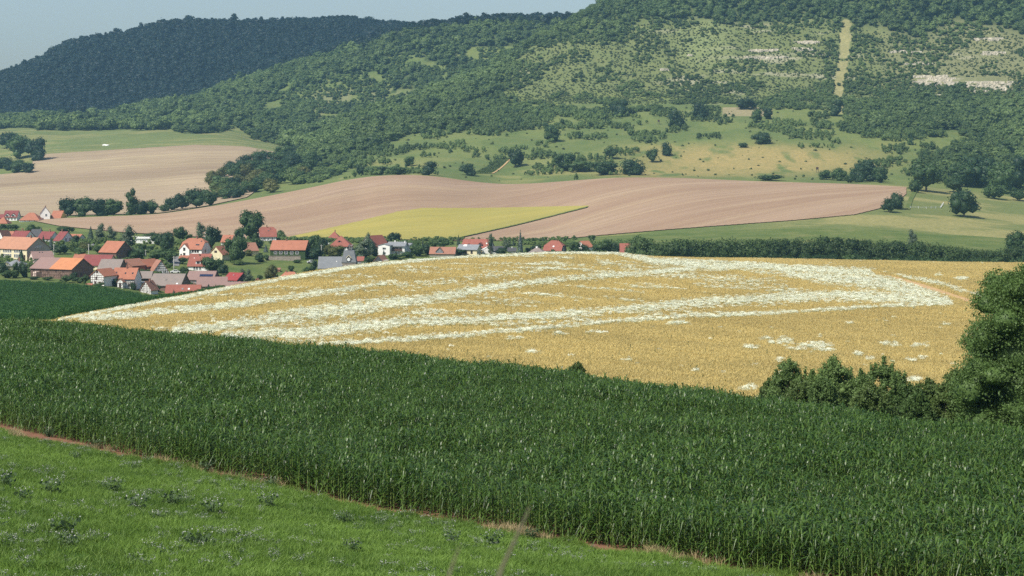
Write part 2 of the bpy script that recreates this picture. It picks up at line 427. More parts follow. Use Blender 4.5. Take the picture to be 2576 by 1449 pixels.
def plough_mat(name, ca, cb, cc, su, sv, fine):
    """worked soil: streaks follow the tillage direction kept in the UV map (u along, v across, metres)"""
    m, nt, b = nmat(name)
    uv = N(nt, 'ShaderNodeUVMap').outputs[0]
    a1 = noise_(nt, 1.0, mapv(nt, uv, (su, sv, 1)), 5, .65, .5)
    a2 = noise_(nt, 1.0, mapv(nt, uv, (su * 4, sv * 7, 1)), 3, .65, .2)
    a3 = noise_(nt, 1.0, mapv(nt, uv, (su * .5, sv * .22, 1)), 3, .5, .5)
    c = mixc(nt, ramp(nt, a3, [(.38, 0.0), (.62, 1.0)]), ca, cb)
    c = mixc(nt, ramp(nt, a1, [(.45, 0.0), (.70, .6)]), c, cc)
    c = mixc(nt, ramp(nt, a2, [(.35, .5), (.6, .0)]), c, tuple(x * .72 for x in ca))
    n3 = noise_(nt, fine, gpos(nt), 3, .7)
    c = mixc(nt, ramp(nt, n3, [(.4, .3), (.65, .0)]), c, tuple(x * .62 for x in ca))
    nt.links.new(c, b.inputs['Base Color']); b.inputs['Roughness'].default_value = .95; b.inputs['Specular IOR Level'].default_value = .1
    bump(nt, b, n3, .5, .35)
    return m
M['g_plough'] = plough_mat('worked_soil', (.285, .19, .125), (.36, .26, .18), (.43, .33, .205), .004, .045, .9)
M['g_plough_far'] = plough_mat('far_worked_soil', (.25, .185, .12), (.35, .27, .18), (.42, .35, .20), .0035, .03, .9)
M['g_rape'] = plough_mat('green_yellow_crop', (.30, .265, .075), (.39, .325, .085), (.26, .255, .075), .004, .03, .9)

# ------------------------------------------------------------------ ground sheets
def sheet(name, x0, x1, dx, fYa, fYb, rows, mat, zoff=0.0, power=1.0, kind='structure', uv=False, color=None, extra=None):
    xs = np.arange(x0, x1 + dx * .5, dx)
    ya = fYa(xs) if callable(fYa) else np.full(len(xs), float(fYa))
    yb = fYb(xs) if callable(fYb) else np.full(len(xs), float(fYb))
    t = np.linspace(0, 1, rows) ** power
    Y = ya[None, :] + (yb - ya)[None, :] * t[:, None]
    X = (xs[None, :] - CX) / F * Y
    Z = zfun(X, Y).reshape(X.shape) + (zoff(X, Y, t) if callable(zoff) else zoff)
    V = np.stack([X, Y, Z], -1).reshape(-1, 3)
    n = len(xs); i = np.arange((rows - 1) * (n - 1)); r = i // (n - 1); c = i % (n - 1)
    a = r * n + c
    Q = np.stack([a, a + 1, a + n + 1, a + n], -1)
    me = np_mesh(name, V, Q, [mat], True)
    if uv:
        L = me.uv_layers.new(name='UVMap')
        U = ((xs - xs[0]) / F * 1300)[None, :].repeat(rows, 0); W = (t[:, None] * uv).repeat(n, 1)
        if extra is not None: W = W - extra(xs)[None, :]
        if uv < 0: W = -uv * Y
        uvs = np.stack([U, W], -1).reshape(-1, 2)[Q.ravel()]
        L.data.foreach_set('uv', uvs.astype(np.float32).ravel())
    if color is not None:
        sx = CX + F * X / Y; sy = HY - Z / Y * F
        C = color(X, Y, sx, sy).reshape(-1, 4)
        ca = me.color_attributes.new('cover', 'FLOAT_COLOR', 'POINT'); ca.data.foreach_set('color', C.astype(np.float32).ravel())
    o = mobj(name, me)
    tag(o, kind=kind)
    return o
# ------------------------------------------------------------------ ground
# tree density over the right-hand hill, surveyed on a coarse grid (0 bare .. 9 closed wood)
GX = np.arange(700, 2601, 100); GY = np.arange(0, 481, 40)
GRID = ["99999999999999999999",
        "99999999976786799989",
        "99999999752232447357",
        "99999974322222434235",
        "99999952222222423234",
        "99999853323333433323",
        "99999744333334556656",
        "99998544333223467777",
        "99998642332112477778",
        "99841122221011123334",
        "98411012210000021899",
        "82220001000000111889",
        "60000000000000000232"]
GD = np.array([[int(c) for c in r] for r in GRID], float) / 9.0
def gdens(sx, sy):
    fx = np.clip((sx - 700) / 100.0, 0, 18.999); fy = np.clip(sy / 40.0, 0, 11.999)
    ix = fx.astype(int); iy = fy.astype(int); tx = fx - ix; ty = fy - iy
    return ((GD[iy, ix] * (1 - tx) + GD[iy, ix + 1] * tx) * (1 - ty) + (GD[iy + 1, ix] * (1 - tx) + GD[iy + 1, ix + 1] * tx) * ty)
def interp_pts(pts, x):
    p = np.array(pts, float); return np.interp(x, p[:, 0], p[:, 1])
STRIP = [(2128, 55), (2126, 120), (2120, 160), (2110, 210), (2108, 250), (2108, 292)]      # mown strip up the hill: x at each height
def strip_mask(sx, sy):
    cx = np.interp(sy, [p[1] for p in STRIP], [p[0] for p in STRIP])
    hw = np.interp(sy, [55, 160, 250, 300], [13, 13, 14, 15]) + (vnoise(sy / 9, sx * 0, 4) - .5) * 3
    return (np.abs(sx - cx) < hw) & (sy > 50) & (sy < 298) & ~((sy > 246) & (sy < 262)) & ~((sy > 148) & (sy < 153))
LEFT_WOOD_EDGE = [(-300, 325), (0, 326), (60, 322), (110, 328), (250, 327), (430, 328), (470, 338), (560, 333), (600, 322), (640, 352), (720, 372), (770, 384)]
def fdens(X, Y, sx, sy):
    """share of the ground under trees"""
    d = np.zeros_like(sx)
    hill3 = (sx > 745) & (Y < Yc('N', sx) + 70)
    jit = (fbm(X / 30, Y / 40, 21, 3) - .5)
    dd = gdens(sx + jit * 60, sy + jit * 40)
    d = np.where(hill3, dd, d)
    d = np.where(hill3 & (Y < Yc('J', sx) + 14), 0, d)
    woods = (~hill3) & (Y > 1990) & (sy < interp_pts(LEFT_WOOD_EDGE, sx) + jit * 10)
    d = np.where(woods, 1.0, d)
    thin = woods & (Y < 2600) & (np.hypot((sx - 880) / 190, (sy - 255) / 62) < 1 + jit)
    d = np.where(thin, .55, d)
    gaps = woods & (Y < 2560) & (fbm(X / 45, Y / 55, 23, 3) > .60)
    d = np.where(gaps, .5, d)
    cliff = hill3 & (((sx > 2296) & (sx < 2540) & (sy > 190) & (sy < 217 + jit * 24)) | ((sx > 2326) & (sx < 2374) & (sy > 236) & (sy < 254)) | ((sx > 2548) & (sy > 266) & (sy < 286)))
    d = np.where(cliff, .0, d)
    thin2 = woods & (Y < 2500) & (np.hypot((sx - 700) / 90, (sy - 270) / 30) < 1 + jit)
    d = np.where(thin2, .6, d)
    gap = woods & (Y < 2300) & (np.abs((sy - 330) - (sx - 595) * .8) < 9) & (sx > 575) & (sx < 640)
    d = np.where(gap, .1, d)
    d = np.where(strip_mask(sx, sy) & hill3, 0, d)
    barepatch = hill3 & (sx > 1815) & (sx < 1945) & (sy > 268) & (sy < 296)
    d = np.where(barepatch, .05, d)
    d = np.where(hill3 & (np.hypot((sx - 1900) / 240, (sy - 402) / 30) < 1), 0, d)
    stripe2 = hill3 & (np.abs((sx - 1440) + (sy - 240) * 1.35) < 12) & (sy > 200) & (sy < 285)
    d = np.where(stripe2, .05, d)
    return d
def lerp3(a, b, t):
    return a * (1 - t[..., None]) + np.array(b)[None, None, :] * t[..., None]
def cover(X, Y, sx, sy):
    sh = X.shape
    n1 = fbm(X / 40, Y / 55, 31, 4); n2 = fbm(X / 12, Y / 30, 32, 3); n3 = fbm(X / 120, Y / 120, 33, 3)
    c = np.zeros(sh + (3,)); c[:] = (.100, .135, .042)
    c = lerp3(c, (.135, .165, .050), sstep(.42, .62, n1))
    # dry grass at the foot of the slope
    wob = (n1 - .5) * 60 + (n2 - .5) * 25
    dry = np.exp(-((sx - 1900) / 310) ** 4) * np.exp(-((sy + wob * .5 - 400) / 36) ** 4) * (Y < 1850)
    dry = np.maximum(dry, np.exp(-((sx - 1750) / 260) ** 4) * np.exp(-((sy - 432) / 14) ** 4) * .8 * (Y < 1850))
    c = lerp3(c, (.33, .25, .10), np.clip(dry, 0, 1) * sstep(.25, .55, n2 + .1))
    dry2 = sstep(380, 430, sy) * (sx > 850) * (sx < 1700) * sstep(.5, .65, n1) * .6
    c = lerp3(c, (.27, .24, .095), dry2)
    # steep upper slope: thin grass on limestone
    up = (Y < Yc('N', sx) + 100) * (Y > 1950) * (sx > 1300) * sstep(262, 215, sy + (n1 - .5) * 50)
    c = lerp3(c, (.135, .155, .060), up * .8)
    right = sstep(2150, 2300, sx) * up
    c = lerp3(c, (.20, .185, .105), right * .6)
    led = up * sstep(.60, .70, fbm(X / 60, Y / 14, 41, 3)) * sstep(.45, .6, n3)
    c = lerp3(c, (.40, .36, .27), led * .6)
    c = lerp3(c, (.19, .22, .09), np.exp(-((sx - 1770) / 70) ** 4) * np.exp(-((sy - 105) / 60) ** 4) * .8)
    # scree on the middle spur
    th = (Y > 2100) * (Y < 2600) * (np.exp(-((sx - 900) / 140) ** 4) * np.exp(-((sy - 262) / 45) ** 4))
    c = lerp3(c, (.20, .19, .11), th * sstep(.45, .6, n2) * .7)
    # mown strip and pale patch
    st = strip_mask(sx, sy) & (Y < 2600) & (Y > 1900)
    c = np.where(st[..., None], np.array((.29, .26, .12)) * (.8 + .4 * n2[..., None]), c)
    bp = (sx > 1815) & (sx < 1945) & (sy > 270) & (sy < 292) & (Y < 2100)
    c = np.where(bp[..., None], np.array((.29, .24, .14)), c)
    # left meadow below the woods
    lm = (sx < 770) & (Y > 1840) & (Y < 2250) & (sy > 315)
    c = np.where(lm[..., None], np.array((.125, .155, .055))[None, None, :] * (.85 + .3 * n1[..., None]), c)
    lmd = lm * sstep(.5, .66, fbm(X / 70, Y / 14, 51, 3))
    c = lerp3(c, (.24, .22, .09), lmd * .7)
    # right-hand meadow below the worked field
    rm = (Y < 1420) * sstep(1700, 2100, sx)
    c = lerp3(c, (.135, .155, .055), rm * .8)
    c = lerp3(c, (.30, .26, .11), rm * sstep(.42, .60, fbm(X / 45, Y / 34, 61, 4)) * .8 * sstep(1750, 2150, sx))
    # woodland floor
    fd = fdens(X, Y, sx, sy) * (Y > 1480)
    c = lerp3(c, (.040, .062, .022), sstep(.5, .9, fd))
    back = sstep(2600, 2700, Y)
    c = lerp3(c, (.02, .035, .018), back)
    return np.concatenate([c, np.ones(sh + (1,))], -1)

# near ground under and behind the camera
gx = np.linspace(-90, 90, 91); gyv = np.linspace(-110, 40, 76)
XX, YY = np.meshgrid(gx, gyv); ZZ = zfun(XX, YY).reshape(XX.shape)
Vn = np.stack([XX, YY, ZZ], -1).reshape(-1, 3); nn = len(gx)
ii = np.arange((len(gyv) - 1) * (nn - 1)); aa = (ii // (nn - 1)) * nn + ii % (nn - 1)
tag(mobj('meadow_bank', np_mesh('meadow_bank', Vn, np.stack([aa, aa + 1, aa + nn + 1, aa + nn], -1), [M['g_meadow']], True)), kind='structure')
XL, XR = -1300, 3950
sheet('meadow', XL, XR, 10, 40, lambda x: Yc('B', x) - np.interp(x, [-200, 90, 300, 1200, 2000], [5.5, 4.6, 2.4, 2.0, 1.5]) + (vnoise(x / 22, x * 0, 5) - .5) * 1.6, 90, M['g_meadow'])
sheet('maize_field_soil', XL, XR, 10, lambda x: Yc('B', x) - np.interp(x, [-200, 90, 300, 1200, 2000], [5.5, 4.6, 2.4, 2.0, 1.5]) + (vnoise(x / 22, x * 0, 5) - .5) * 1.6, lambda x: Yc('D', x), 80, M['g_soil'])
sheet('grain_field', -700, 3950, 6, lambda x: Yc('D', x), lambda x: Yc('F', x) * 1.03, 170, M['g_grain'])
sheet('valley_ground', -700, 3950, 10, lambda x: Yc('F', x) * 1.03, lambda x: Yc('I', x) + 0, 120, M['g_village'])
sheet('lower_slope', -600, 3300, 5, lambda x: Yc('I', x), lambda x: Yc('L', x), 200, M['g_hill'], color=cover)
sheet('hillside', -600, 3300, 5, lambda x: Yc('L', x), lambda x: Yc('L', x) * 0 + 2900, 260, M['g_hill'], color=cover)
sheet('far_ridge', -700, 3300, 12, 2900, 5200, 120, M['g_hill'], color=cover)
# plain reaching the horizon under everything
mb = MB(); mb.add([(-14000, -9000, -75), (14000, -9000, -75), (14000, 16000, -75), (-14000, 16000, -75)], [(0, 1, 2, 3)])
tag(mobj('valley_plain', mb.mesh('valley_plain', [M['g_base']])), kind='structure')

# ------------------------------------------------------------------ fields laid on the slopes
def inv_curve(pts, Ya, Yb):
    """depth along a surveyed edge, for each x"""
    def f(xs):
        ys = interp_pts(pts, xs); out = np.empty(len(xs))
        G = np.linspace(0, 1, 260)
        ya = Ya(xs) if callable(Ya) else np.full(len(xs), float(Ya)); yb = Yb(xs) if callable(Yb) else np.full(len(xs), float(Yb))
        YY = ya[:, None] + (yb - ya)[:, None] * G[None, :]
        zz = zfun((xs[:, None] - CX) / F * YY, YY).reshape(YY.shape)
        k = np.argmin(np.abs(HY - zz / YY * F - ys[:, None]), 1)
        return YY[np.arange(len(xs)), k]
    return f
PB = [(80, 556), (150, 570), (300, 585), (560, 601), (720, 604), (1150, 607), (1380, 606), (1500, 594), (1700, 577), (1850, 566), (2000, 555), (2150, 541), (2220, 524), (2262, 505), (2281, 488)]
pb = inv_curve(PB, 1000, lambda x: Yc('J', x) - 4)
sheet('worked_field', 88, 2280, 4, pb, lambda x: Yc('J', x) - 2, 130, M['g_plough'], zoff=.45, uv=330, extra=lambda x: np.where(x > 1150, (x - 1150) ** 1.0 * .34, -(1150 - x) * .10))
RT = [(700, 602), (720, 600), (800, 583), (900, 560), (1000, 535), (1060, 526), (1200, 526), (1300, 524), (1480, 520)]
RB = [(700, 603), (1130, 606), (1150, 602), (1300, 568), (1481, 522)]
sheet('green_yellow_field', 700, 1481, 4, inv_curve(RB, 1000, 1400), inv_curve(RT, 1000, 1400), 90, M['g_rape'], zoff=.8, uv=250)
FT = [(-400, 445), (0, 440), (74, 434), (84, 402), (110, 389), (250, 380), (500, 365), (620, 370), (742, 392)]
def far_lo(x): return np.interp(x, [-400, 500, 620, 742], [1300, 1320, 1400, 1790])
sheet('left_worked_field', -400, 742, 4, far_lo, inv_curve(FT, 1450, lambda x: Yc('L', x) + 6), 120, M['g_plough_far'], zoff=.6, uv=-.8)
# dark grass baulk along the edge of the green-yellow crop
baulk = inv_curve([(1150, 602), (1300, 568), (1481, 522)], 1000, 1400)
sheet('grass_baulk', 1150, 1478, 4, lambda x: baulk(x) - 3.5, lambda x: baulk(x) + .5, 3, M['g_village'], zoff=1.0)
# grass verge below the left part of the worked field
# dirt tracks
trk = inv_curve([(2195, 687), (2260, 703), (2330, 725), (2430, 757), (2470, 772)], 430, 740)
sheet('dirt_track', 2195, 2470, 4, lambda x: trk(x) * 1.0 - np.interp(x, [2195, 2300, 2470], [4, 14, 10]), lambda x: trk(x) + np.interp(x, [2195, 2300, 2470], [3, 12, 9]), 6, M['g_track'], zoff=.2)
def path_sheet(name, pts, w, Ya, Yb, mat, zoff):
    """a path that climbs: points in order from near to far, width in metres"""
    P = [ground(x, y, Ya, Yb) for x, y in pts]; V = []; Fc = []
    fine = []
    for a, b in zip(P[:-1], P[1:]):
        for k in range(8): fine.append(a.lerp(b, k / 8))
    fine.append(P[-1])
    for i, p in enumerate(fine):
        d = (fine[min(i + 1, len(fine) - 1)] - fine[max(i - 1, 0)]); d.z = 0; d.normalize(); s = Vector((d.y, -d.x, 0)) * w * .5
        for q in (p - s, p, p + s): V.append((q.x, q.y, zat(q.x, q.y) + zoff))
        if i: b = 3 * i; Fc += [(b - 3, b - 2, b + 1, b), (b - 2, b - 1, b + 2, b + 1)]
    o = mobj(name, py_mesh(name, V, Fc, [mat], True)); tag(o, kind='structure'); return o
path_sheet('field_track', [(2283, 528), (2290, 505), (2300, 485), (2306, 478)], 3, 1150, 1400, M['g_village'], .4)
path_sheet('village_street', [(430, 668), (436, 655), (442, 645)], 7, 740, 1000, M['asphalt'], .15)
# vegetable rows on the slope
def quad_sheet(name, c, Ya, Yb, mat, zoff, n=10, m=10):
    c = [ground(x, y, Ya, Yb) for x, y in c]; V = []; Fc = []
    for i in range(n + 1):
        for j in range(m + 1):
            q = c[0].lerp(c[1], j / m).lerp(c[3].lerp(c[2], j / m), i / n); V.append((q.x, q.y, zat(q.x, q.y) + zoff))
            if i and j: k = i * (m + 1) + j; Fc.append((k - m - 2, k - m - 1, k, k - 1))
    tag(mobj(name, py_mesh(name, V, Fc, [mat], True)), kind='structure')
quad_sheet('garden_plot', [(1194, 437), (1236, 437), (1284, 398), (1256, 398)], 1520, 1800, M['g_village'], .35)
quad_sheet('garden_path', [(1236, 437), (1241, 437), (1288, 398), (1284, 398)], 1520, 1800, M['g_track'], .35)
# ------------------------------------------------------------------ scattering by geometry nodes
def proto_collection(name, objs):
    c = bpy.data.collections.new(name)
    for i, o in enumerate(objs):
        c.objects.link(o)
    return c
def proto(name, i, me):
    return bpy.data.objects.new('%s_%03d' % (name, i), me)
def scatter(name, P, rot, scl, idx, meshes, label=None, kind='stuff', parent=None):
    P = np.asarray(P, np.float32); n = len(P)
    if n == 0: return None
    me = bpy.data.meshes.new(name); me.vertices.add(n); me.vertices.foreach_set('co', P.ravel())
    rot = np.asarray(rot, np.float32)
    if rot.ndim == 1: rot = np.stack([rot * 0, rot * 0, rot], -1)
    scl = np.asarray(scl, np.float32)
    if scl.ndim == 1: scl = np.stack([scl] * 3, -1)
    a = me.attributes.new('rot', 'FLOAT_VECTOR', 'POINT'); a.data.foreach_set('vector', rot.astype(np.float32).ravel())
    a = me.attributes.new('scl', 'FLOAT_VECTOR', 'POINT'); a.data.foreach_set('vector', scl.astype(np.float32).ravel())
    a = me.attributes.new('idx', 'INT', 'POINT'); a.data.foreach_set('value', np.asarray(idx, np.int32))
    col = proto_collection(name + '_kinds', [proto(name + '_kind', i, m) for i, m in enumerate(meshes)])
    ng = bpy.data.node_groups.new(name, 'GeometryNodeTree')
    ng.interface.new_socket('Geometry', in_out='INPUT', socket_type='NodeSocketGeometry')
    ng.interface.new_socket('Geometry', in_out='OUTPUT', socket_type='NodeSocketGeometry')
    gi = ng.nodes.new('NodeGroupInput'); go = ng.nodes.new('NodeGroupOutput')
    ins = ng.nodes.new('GeometryNodeInstanceOnPoints'); ci = ng.nodes.new('GeometryNodeCollectionInfo')
    ci.inputs['Collection'].default_value = col
    ci.inputs['Separate Children'].default_value = True; ci.inputs['Reset Children'].default_value = True
    def attr(nm, t):
        a = ng.nodes.new('GeometryNodeInputNamedAttribute'); a.data_type = t; a.inputs['Name'].default_value = nm
        return a.outputs['Attribute']
    L = ng.links.new
    L(gi.outputs[0], ins.inputs['Points']); L(ci.outputs[0], ins.inputs['Instance'])
    ins.inputs['Pick Instance'].default_value = True
    L(attr('idx', 'INT'), ins.inputs['Instance Index'])
    e2r = ng.nodes.new('FunctionNodeEulerToRotation'); L(attr('rot', 'FLOAT_VECTOR'), e2r.inputs[0]); L(e2r.outputs[0], ins.inputs['Rotation'])
    L(attr('scl', 'FLOAT_VECTOR'), ins.inputs['Scale'])
    L(ins.outputs[0], go.inputs[0])
    o = mobj(name, me, parent)
    md = o.modifiers.new('scatter', 'NODES'); md.node_group = ng
    tag(o, label=label, kind=kind)
    return o

# ------------------------------------------------------------------ leaf clouds
def quads(P, Nr, s, asp=1.0, roll=None, mi=None):
    """leaf quads centred on P with normals Nr"""
    n = len(P)
    Nr = Nr / (np.linalg.norm(Nr, axis=1, keepdims=True) + 1e-9)
    r = rng.normal(size=(n, 3)); T = np.cross(Nr, r); T /= (np.linalg.norm(T, axis=1, keepdims=True) + 1e-9)
    B = np.cross(Nr, T)
    s = np.broadcast_to(np.asarray(s, float), (n,))[:, None] * .5
    T = T * s * asp; B = B * s
    V = np.stack([P - T, P - B * .9, P + T, P + B * .9], 1).reshape(-1, 3)   # lozenge
    return V, np.arange(4 * n).reshape(n, 4)
ICO = None
def ico(sub=1):
    import bmesh
    bm = bmesh.new(); bmesh.ops.create_icosphere(bm, subdivisions=sub, radius=1.0)
    V = np.array([v.co[:] for v in bm.verts]); Fc = np.array([[v.index for v in f.verts] for f in bm.faces]); bm.free()
    return V, Fc
ICO1 = ico(1); ICO2 = ico(2)
def leaf_cloud(name, lobes, n, leaf, mat, core=.78, out=.65, seed=0, asp=.8, spread=(.80, 1.10)):
    """lobes: (cx,cy,cz,rx,ry,rz). A crown of leaf-sized faces round each lobe over a dim inner mass."""
    r = np.random.default_rng(seed)
    L = np.array(lobes, float)
    area = (L[:, 3] * L[:, 5] + L[:, 3] * L[:, 4] + L[:, 4] * L[:, 5]); pr = area / area.sum()
    k = r.choice(len(L), n, p=pr)
    D = r.normal(size=(n, 3)); D /= np.linalg.norm(D, axis=1, keepdims=True)
    D[:, 2] = np.where((D[:, 2] < -.35), -D[:, 2], D[:, 2])
    rad = r.uniform(spread[0], spread[1], n)
    bump_ = .82 + .36 * vnoise(D[:, 0] * 3 + k * 7.1, D[:, 1] * 3 + D[:, 2] * 3.7, seed)
    P = L[k, :3] + D * L[k, 3:] * (rad * bump_)[:, None]
    Nr = D * out + r.normal(size=(n, 3)) * (1 - out) * .9 + np.array([0, 0, .15])
    V, Q = quads(P, Nr, leaf * r.uniform(.6, 1.35, n), asp)
    # split quads into tris together with the core
    T = np.concatenate([Q[:, [0, 1, 2]], Q[:, [0, 2, 3]]])
    if core > 0:
        Vi, Fi = ICO1 if n < 3000 else ICO2
        VV = [V]; TT = [T]; b = len(V)
        for l in L:
            nz = 1 + (vnoise(Vi[:, 0] * 2.3 + l[0] * 9, Vi[:, 1] * 2.3 + Vi[:, 2] * 1.7, seed + 5) - .5) * .35
            VV.append(l[:3] + Vi * l[3:] * core * nz[:, None]); TT.append(Fi + b); b += len(Vi)
        V = np.concatenate(VV); T = np.concatenate(TT)
    return np_mesh(name, V, T, [mat])
def lobes_round(seed, n=7, flat=1.0, top=1.0):
    r = random.Random(seed); L = [(0, 0, .50, .37, .37, .42)]
    for i in range(n):
        a = i * 2.4 + r.random(); rr = r.uniform(.16, .30); z = .22 + .60 * r.random()
        rr *= (1.15 - abs(z - .5) * 1.1)
        q = r.uniform(.17, .25)
        L.append((math.cos(a) * rr, math.sin(a) * rr, z, q, q, q * flat))
    return L
def lobes_tall(seed, n=8):
    r = random.Random(seed); L = []
    for i in range(n):
        z = .14 + .76 * i / (n - 1); w = .34 * (math.sin(math.pi * (z * .82 + .12)) ** .7)
        a = r.random() * 6.3; L.append((math.cos(a) * .12, math.sin(a) * .12, z, w * .85, w * .85, .13 + .05 * r.random()))
    return L
def conifer_mesh(name, n, leaf, mat, seed, wid=.5, tiers=11):
    r = np.random.default_rng(seed)
    t = r.uniform(0, 1, n) ** .75; t = 1 - t
    t = np.clip((np.floor(t * tiers) + r.uniform(0, .75, n)) / tiers, 0, 1)
    a = r.uniform(0, 6.283, n); ph = np.floor(t * tiers)
    rr = wid * (1 - t) ** .85 * (.55 + .45 * (1 - (t * tiers - ph))) * r.uniform(.55, 1.05, n) * (.85 + .3 * vnoise(a * 1.3, ph, seed))
    P = np.stack([np.cos(a) * rr, np.sin(a) * rr, .04 + t * .95 - rr * .18], -1)
    D = np.stack([np.cos(a), np.sin(a), np.full(n, .9)], -1) + r.normal(size=(n, 3)) * .4
    V, Q = quads(P, D, leaf * r.uniform(.6, 1.3, n) * (1.1 - .5 * t), 1.0)
    T = np.concatenate([Q[:, [0, 1, 2]], Q[:, [0, 2, 3]]])
    m = 8; an = np.arange(m) / m * 6.283
    cone = np.concatenate([np.stack([np.cos(an) * wid * .62, np.sin(an) * wid * .62, an * 0 + .06], -1), [[0, 0, .93]]])
    ct = np.array([[i, (i + 1) % m, m] for i in range(m)]) + len(V)
    return np_mesh(name, np.concatenate([V, cone]), np.concatenate([T, ct]), [mat])
def trunk_mesh(name, seed, r0=.035, limbs=5, h=.62):
    rr = random.Random(seed); mb = MB()
    P = [(0, 0, -.06), (rr.uniform(-.01, .01), rr.uniform(-.01, .01), .15), (rr.uniform(-.03, .03), rr.uniform(-.03, .03), .38), (rr.uniform(-.04, .04), rr.uniform(-.04, .04), h)]
    rad = [r0 * 1.25, r0 * .95, r0 * .7, r0 * .35]
    for i in range(3): mb.bar(P[i], P[i + 1], rad[i] * 1.41, n=6, taper=rad[i + 1] / rad[i])
    for k in range(limbs):
        z = rr.uniform(.2, .5); a = k * 2.4 + rr.random(); l = rr.uniform(.2, .34)
        mb.bar((0, 0, z), (math.cos(a) * l, math.sin(a) * l, z + l * .9), r0 * .7, n=4, taper=.35)
    return mb.mesh(name, [M['bark']])

FAR_T = []   # forest kinds, unit tall
for i in range(8):
    lb = lobes_round(50 + i, 4, .9) if i % 4 else lobes_tall(60 + i, 5)
    FAR_T.append((lb, i))
def forest_set(mat, n=110, leaf=.17):
    return [leaf_cloud('wood_kind', lb, n, leaf, M[mat], .86, .7, 100 + i) for lb, i in FAR_T]

# ------------------------------------------------------------------ woods on the hills (one mass each: nobody could count them)
def sample(x0, x1, Ya, Yb, n, seed):
    """points spread evenly over the ground between two depths"""
    r = np.random.default_rng(seed)
    Y = np.sqrt(r.uniform(Ya ** 2, Yb ** 2, n)); u = r.uniform((x0 - CX) / F, (x1 - CX) / F, n); X = u * Y
    Z = zfun(X, Y); sx = CX + F * X / Y; sy = HY - Z / Y * F
    return X, Y, Z, sx, sy, r
def thin_out(X, Y, r, cell):
    """keep at most one point per cell"""
    k = np.floor(X / cell).astype(np.int64) * 100003 + np.floor(Y / cell).astype(np.int64)
    _, i = np.unique(k, return_index=True); m = np.zeros(len(X), bool); m[i] = True
    return m
EXCL = []      # (x, y, radius in survey px, Ya, Yb): kept free for single trees
# back ridge
X, Y, Z, sx, sy, r = sample(-420, 1520, 2560, 3560, 150000, 201)
d = (Y > Yc('O', sx) - 40 + 0) & (sx < 1500)
m = d & (Y < Yc('Q', sx) + 60) & thin_out(X, Y, r, 8.0)
m &= ~((sx > 745) & (Y < Yc('N', sx) + 70))
X, Y, Z = X[m], Y[m], Z[m]; n = len(X); h = r.uniform(9, 17, n) * (1 + .35 * (r.uniform(0, 1, n) > .97))
w = h * r.uniform(.9, 1.4, n)
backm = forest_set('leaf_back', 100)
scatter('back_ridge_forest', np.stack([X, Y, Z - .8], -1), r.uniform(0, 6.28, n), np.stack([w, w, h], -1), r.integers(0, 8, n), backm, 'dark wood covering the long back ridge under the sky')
NFOREST = [n]
# spur and right hill
X, Y, Z, sx, sy, r = sample(-420, 3000, 1470, 2760, 420000, 202)
fd = fdens(X, Y, sx, sy)
fd = np.where(Y > Yc('O', sx) - 30, np.where(sx < 1500, 0, fd), fd)
fd = np.where((Y > Yc('N', sx) + 70) & (sx > 1480), 0, fd)
big = fd > .66
m1 = big & thin_out(X, Y, r, 7.6)
hill2 = (Y > 1990) & ~((sx > 745) & (Y < Yc('N', sx) + 70))
upper = (~hill2) & (sy < 60 + 0 * sx)
col = np.where(upper | hill2, 0, 1)
FST = forest_set('leaf_forest', 130, .16); HST = forest_set('leaf_hill', 170, .14); SST = forest_set('leaf_scrub', 60, .24)
idx = r.integers(0, 8, len(X)) + 8 * (r.uniform(0, 1, len(X)) < np.where(upper, .35, np.where(hill2, .6, .92)))
n1_ = fbm(X / 90, Y / 120, 77, 3)
h = r.uniform(5.5, 12, len(X)) * (.7 + .6 * n1_) * np.where(r.uniform(0, 1, len(X)) > .92, 1.4, 1)
def put(name, m, h, wr, label, kinds=None):
    k = np.where(m)[0]; w = h[k] * r.uniform(wr[0], wr[1], len(k))
    scatter(name, np.stack([X[k], Y[k], Z[k] - .5], -1), r.uniform(0, 6.28, len(k)), np.stack([w, w, h[k]], -1), idx[k] if kinds is None else idx[k] % 8, kinds or (FST + HST), label)
    NFOREST.append(len(k))
put('hill_forest', m1, h, (.95, 1.55), 'closed green wood on the hill and its spur')
# half-open ground: groups of smaller trees
dens2 = np.clip(fd, 0, .75)
clump = fbm(X / 26, Y / 34, 78, 3)
m2 = (~big) & (fd > .02) & (r.uniform(0, 1, len(X)) < .9) & thin_out(X, Y, r, 4.6)
acc = clump > (.70 - dens2 * .56)
steep = (sy < 262)
m2 &= acc
open_trees = m2 & (~steep) & (sy > 285) & (sy < 470) & (sx > 880) & (fd < .5)
h2 = r.uniform(2.2, 6.5, len(X)) * (.7 + .6 * dens2); h2 = np.where(steep, h2 * .85, h2)
put('hillside_thicket', m2 & ~open_trees, h2, (1.15, 1.9), 'loose bushes and small trees over the open hillside')
ORCH = np.where(open_trees)[0]
ORCHARD = sorted([(float(X[k]), float(Y[k]), float(Z[k]), float(h2[k])) for k in ORCH], key=lambda t: -t[3])
# low scrub
m3 = (fd < .6) & (sx > 880) & (Y < Yc('N', sx) + 40) & (Y > Yc('J', sx) + 20) & (r.uniform(0, 1, len(X)) < np.where(steep, .42, .008)) & ~strip_mask(sx, sy) & ~((sx > 2300) & (sx < 2536) & (sy > 194) & (sy < 214))
h3 = r.uniform(.6, 2.4, len(X))
put('hillside_scrub', m3, h3, (1.0, 1.9), 'low scrub dotted over the steep dry slope', SST)
print('forest', NFOREST, 'orchard', len(ORCHARD))
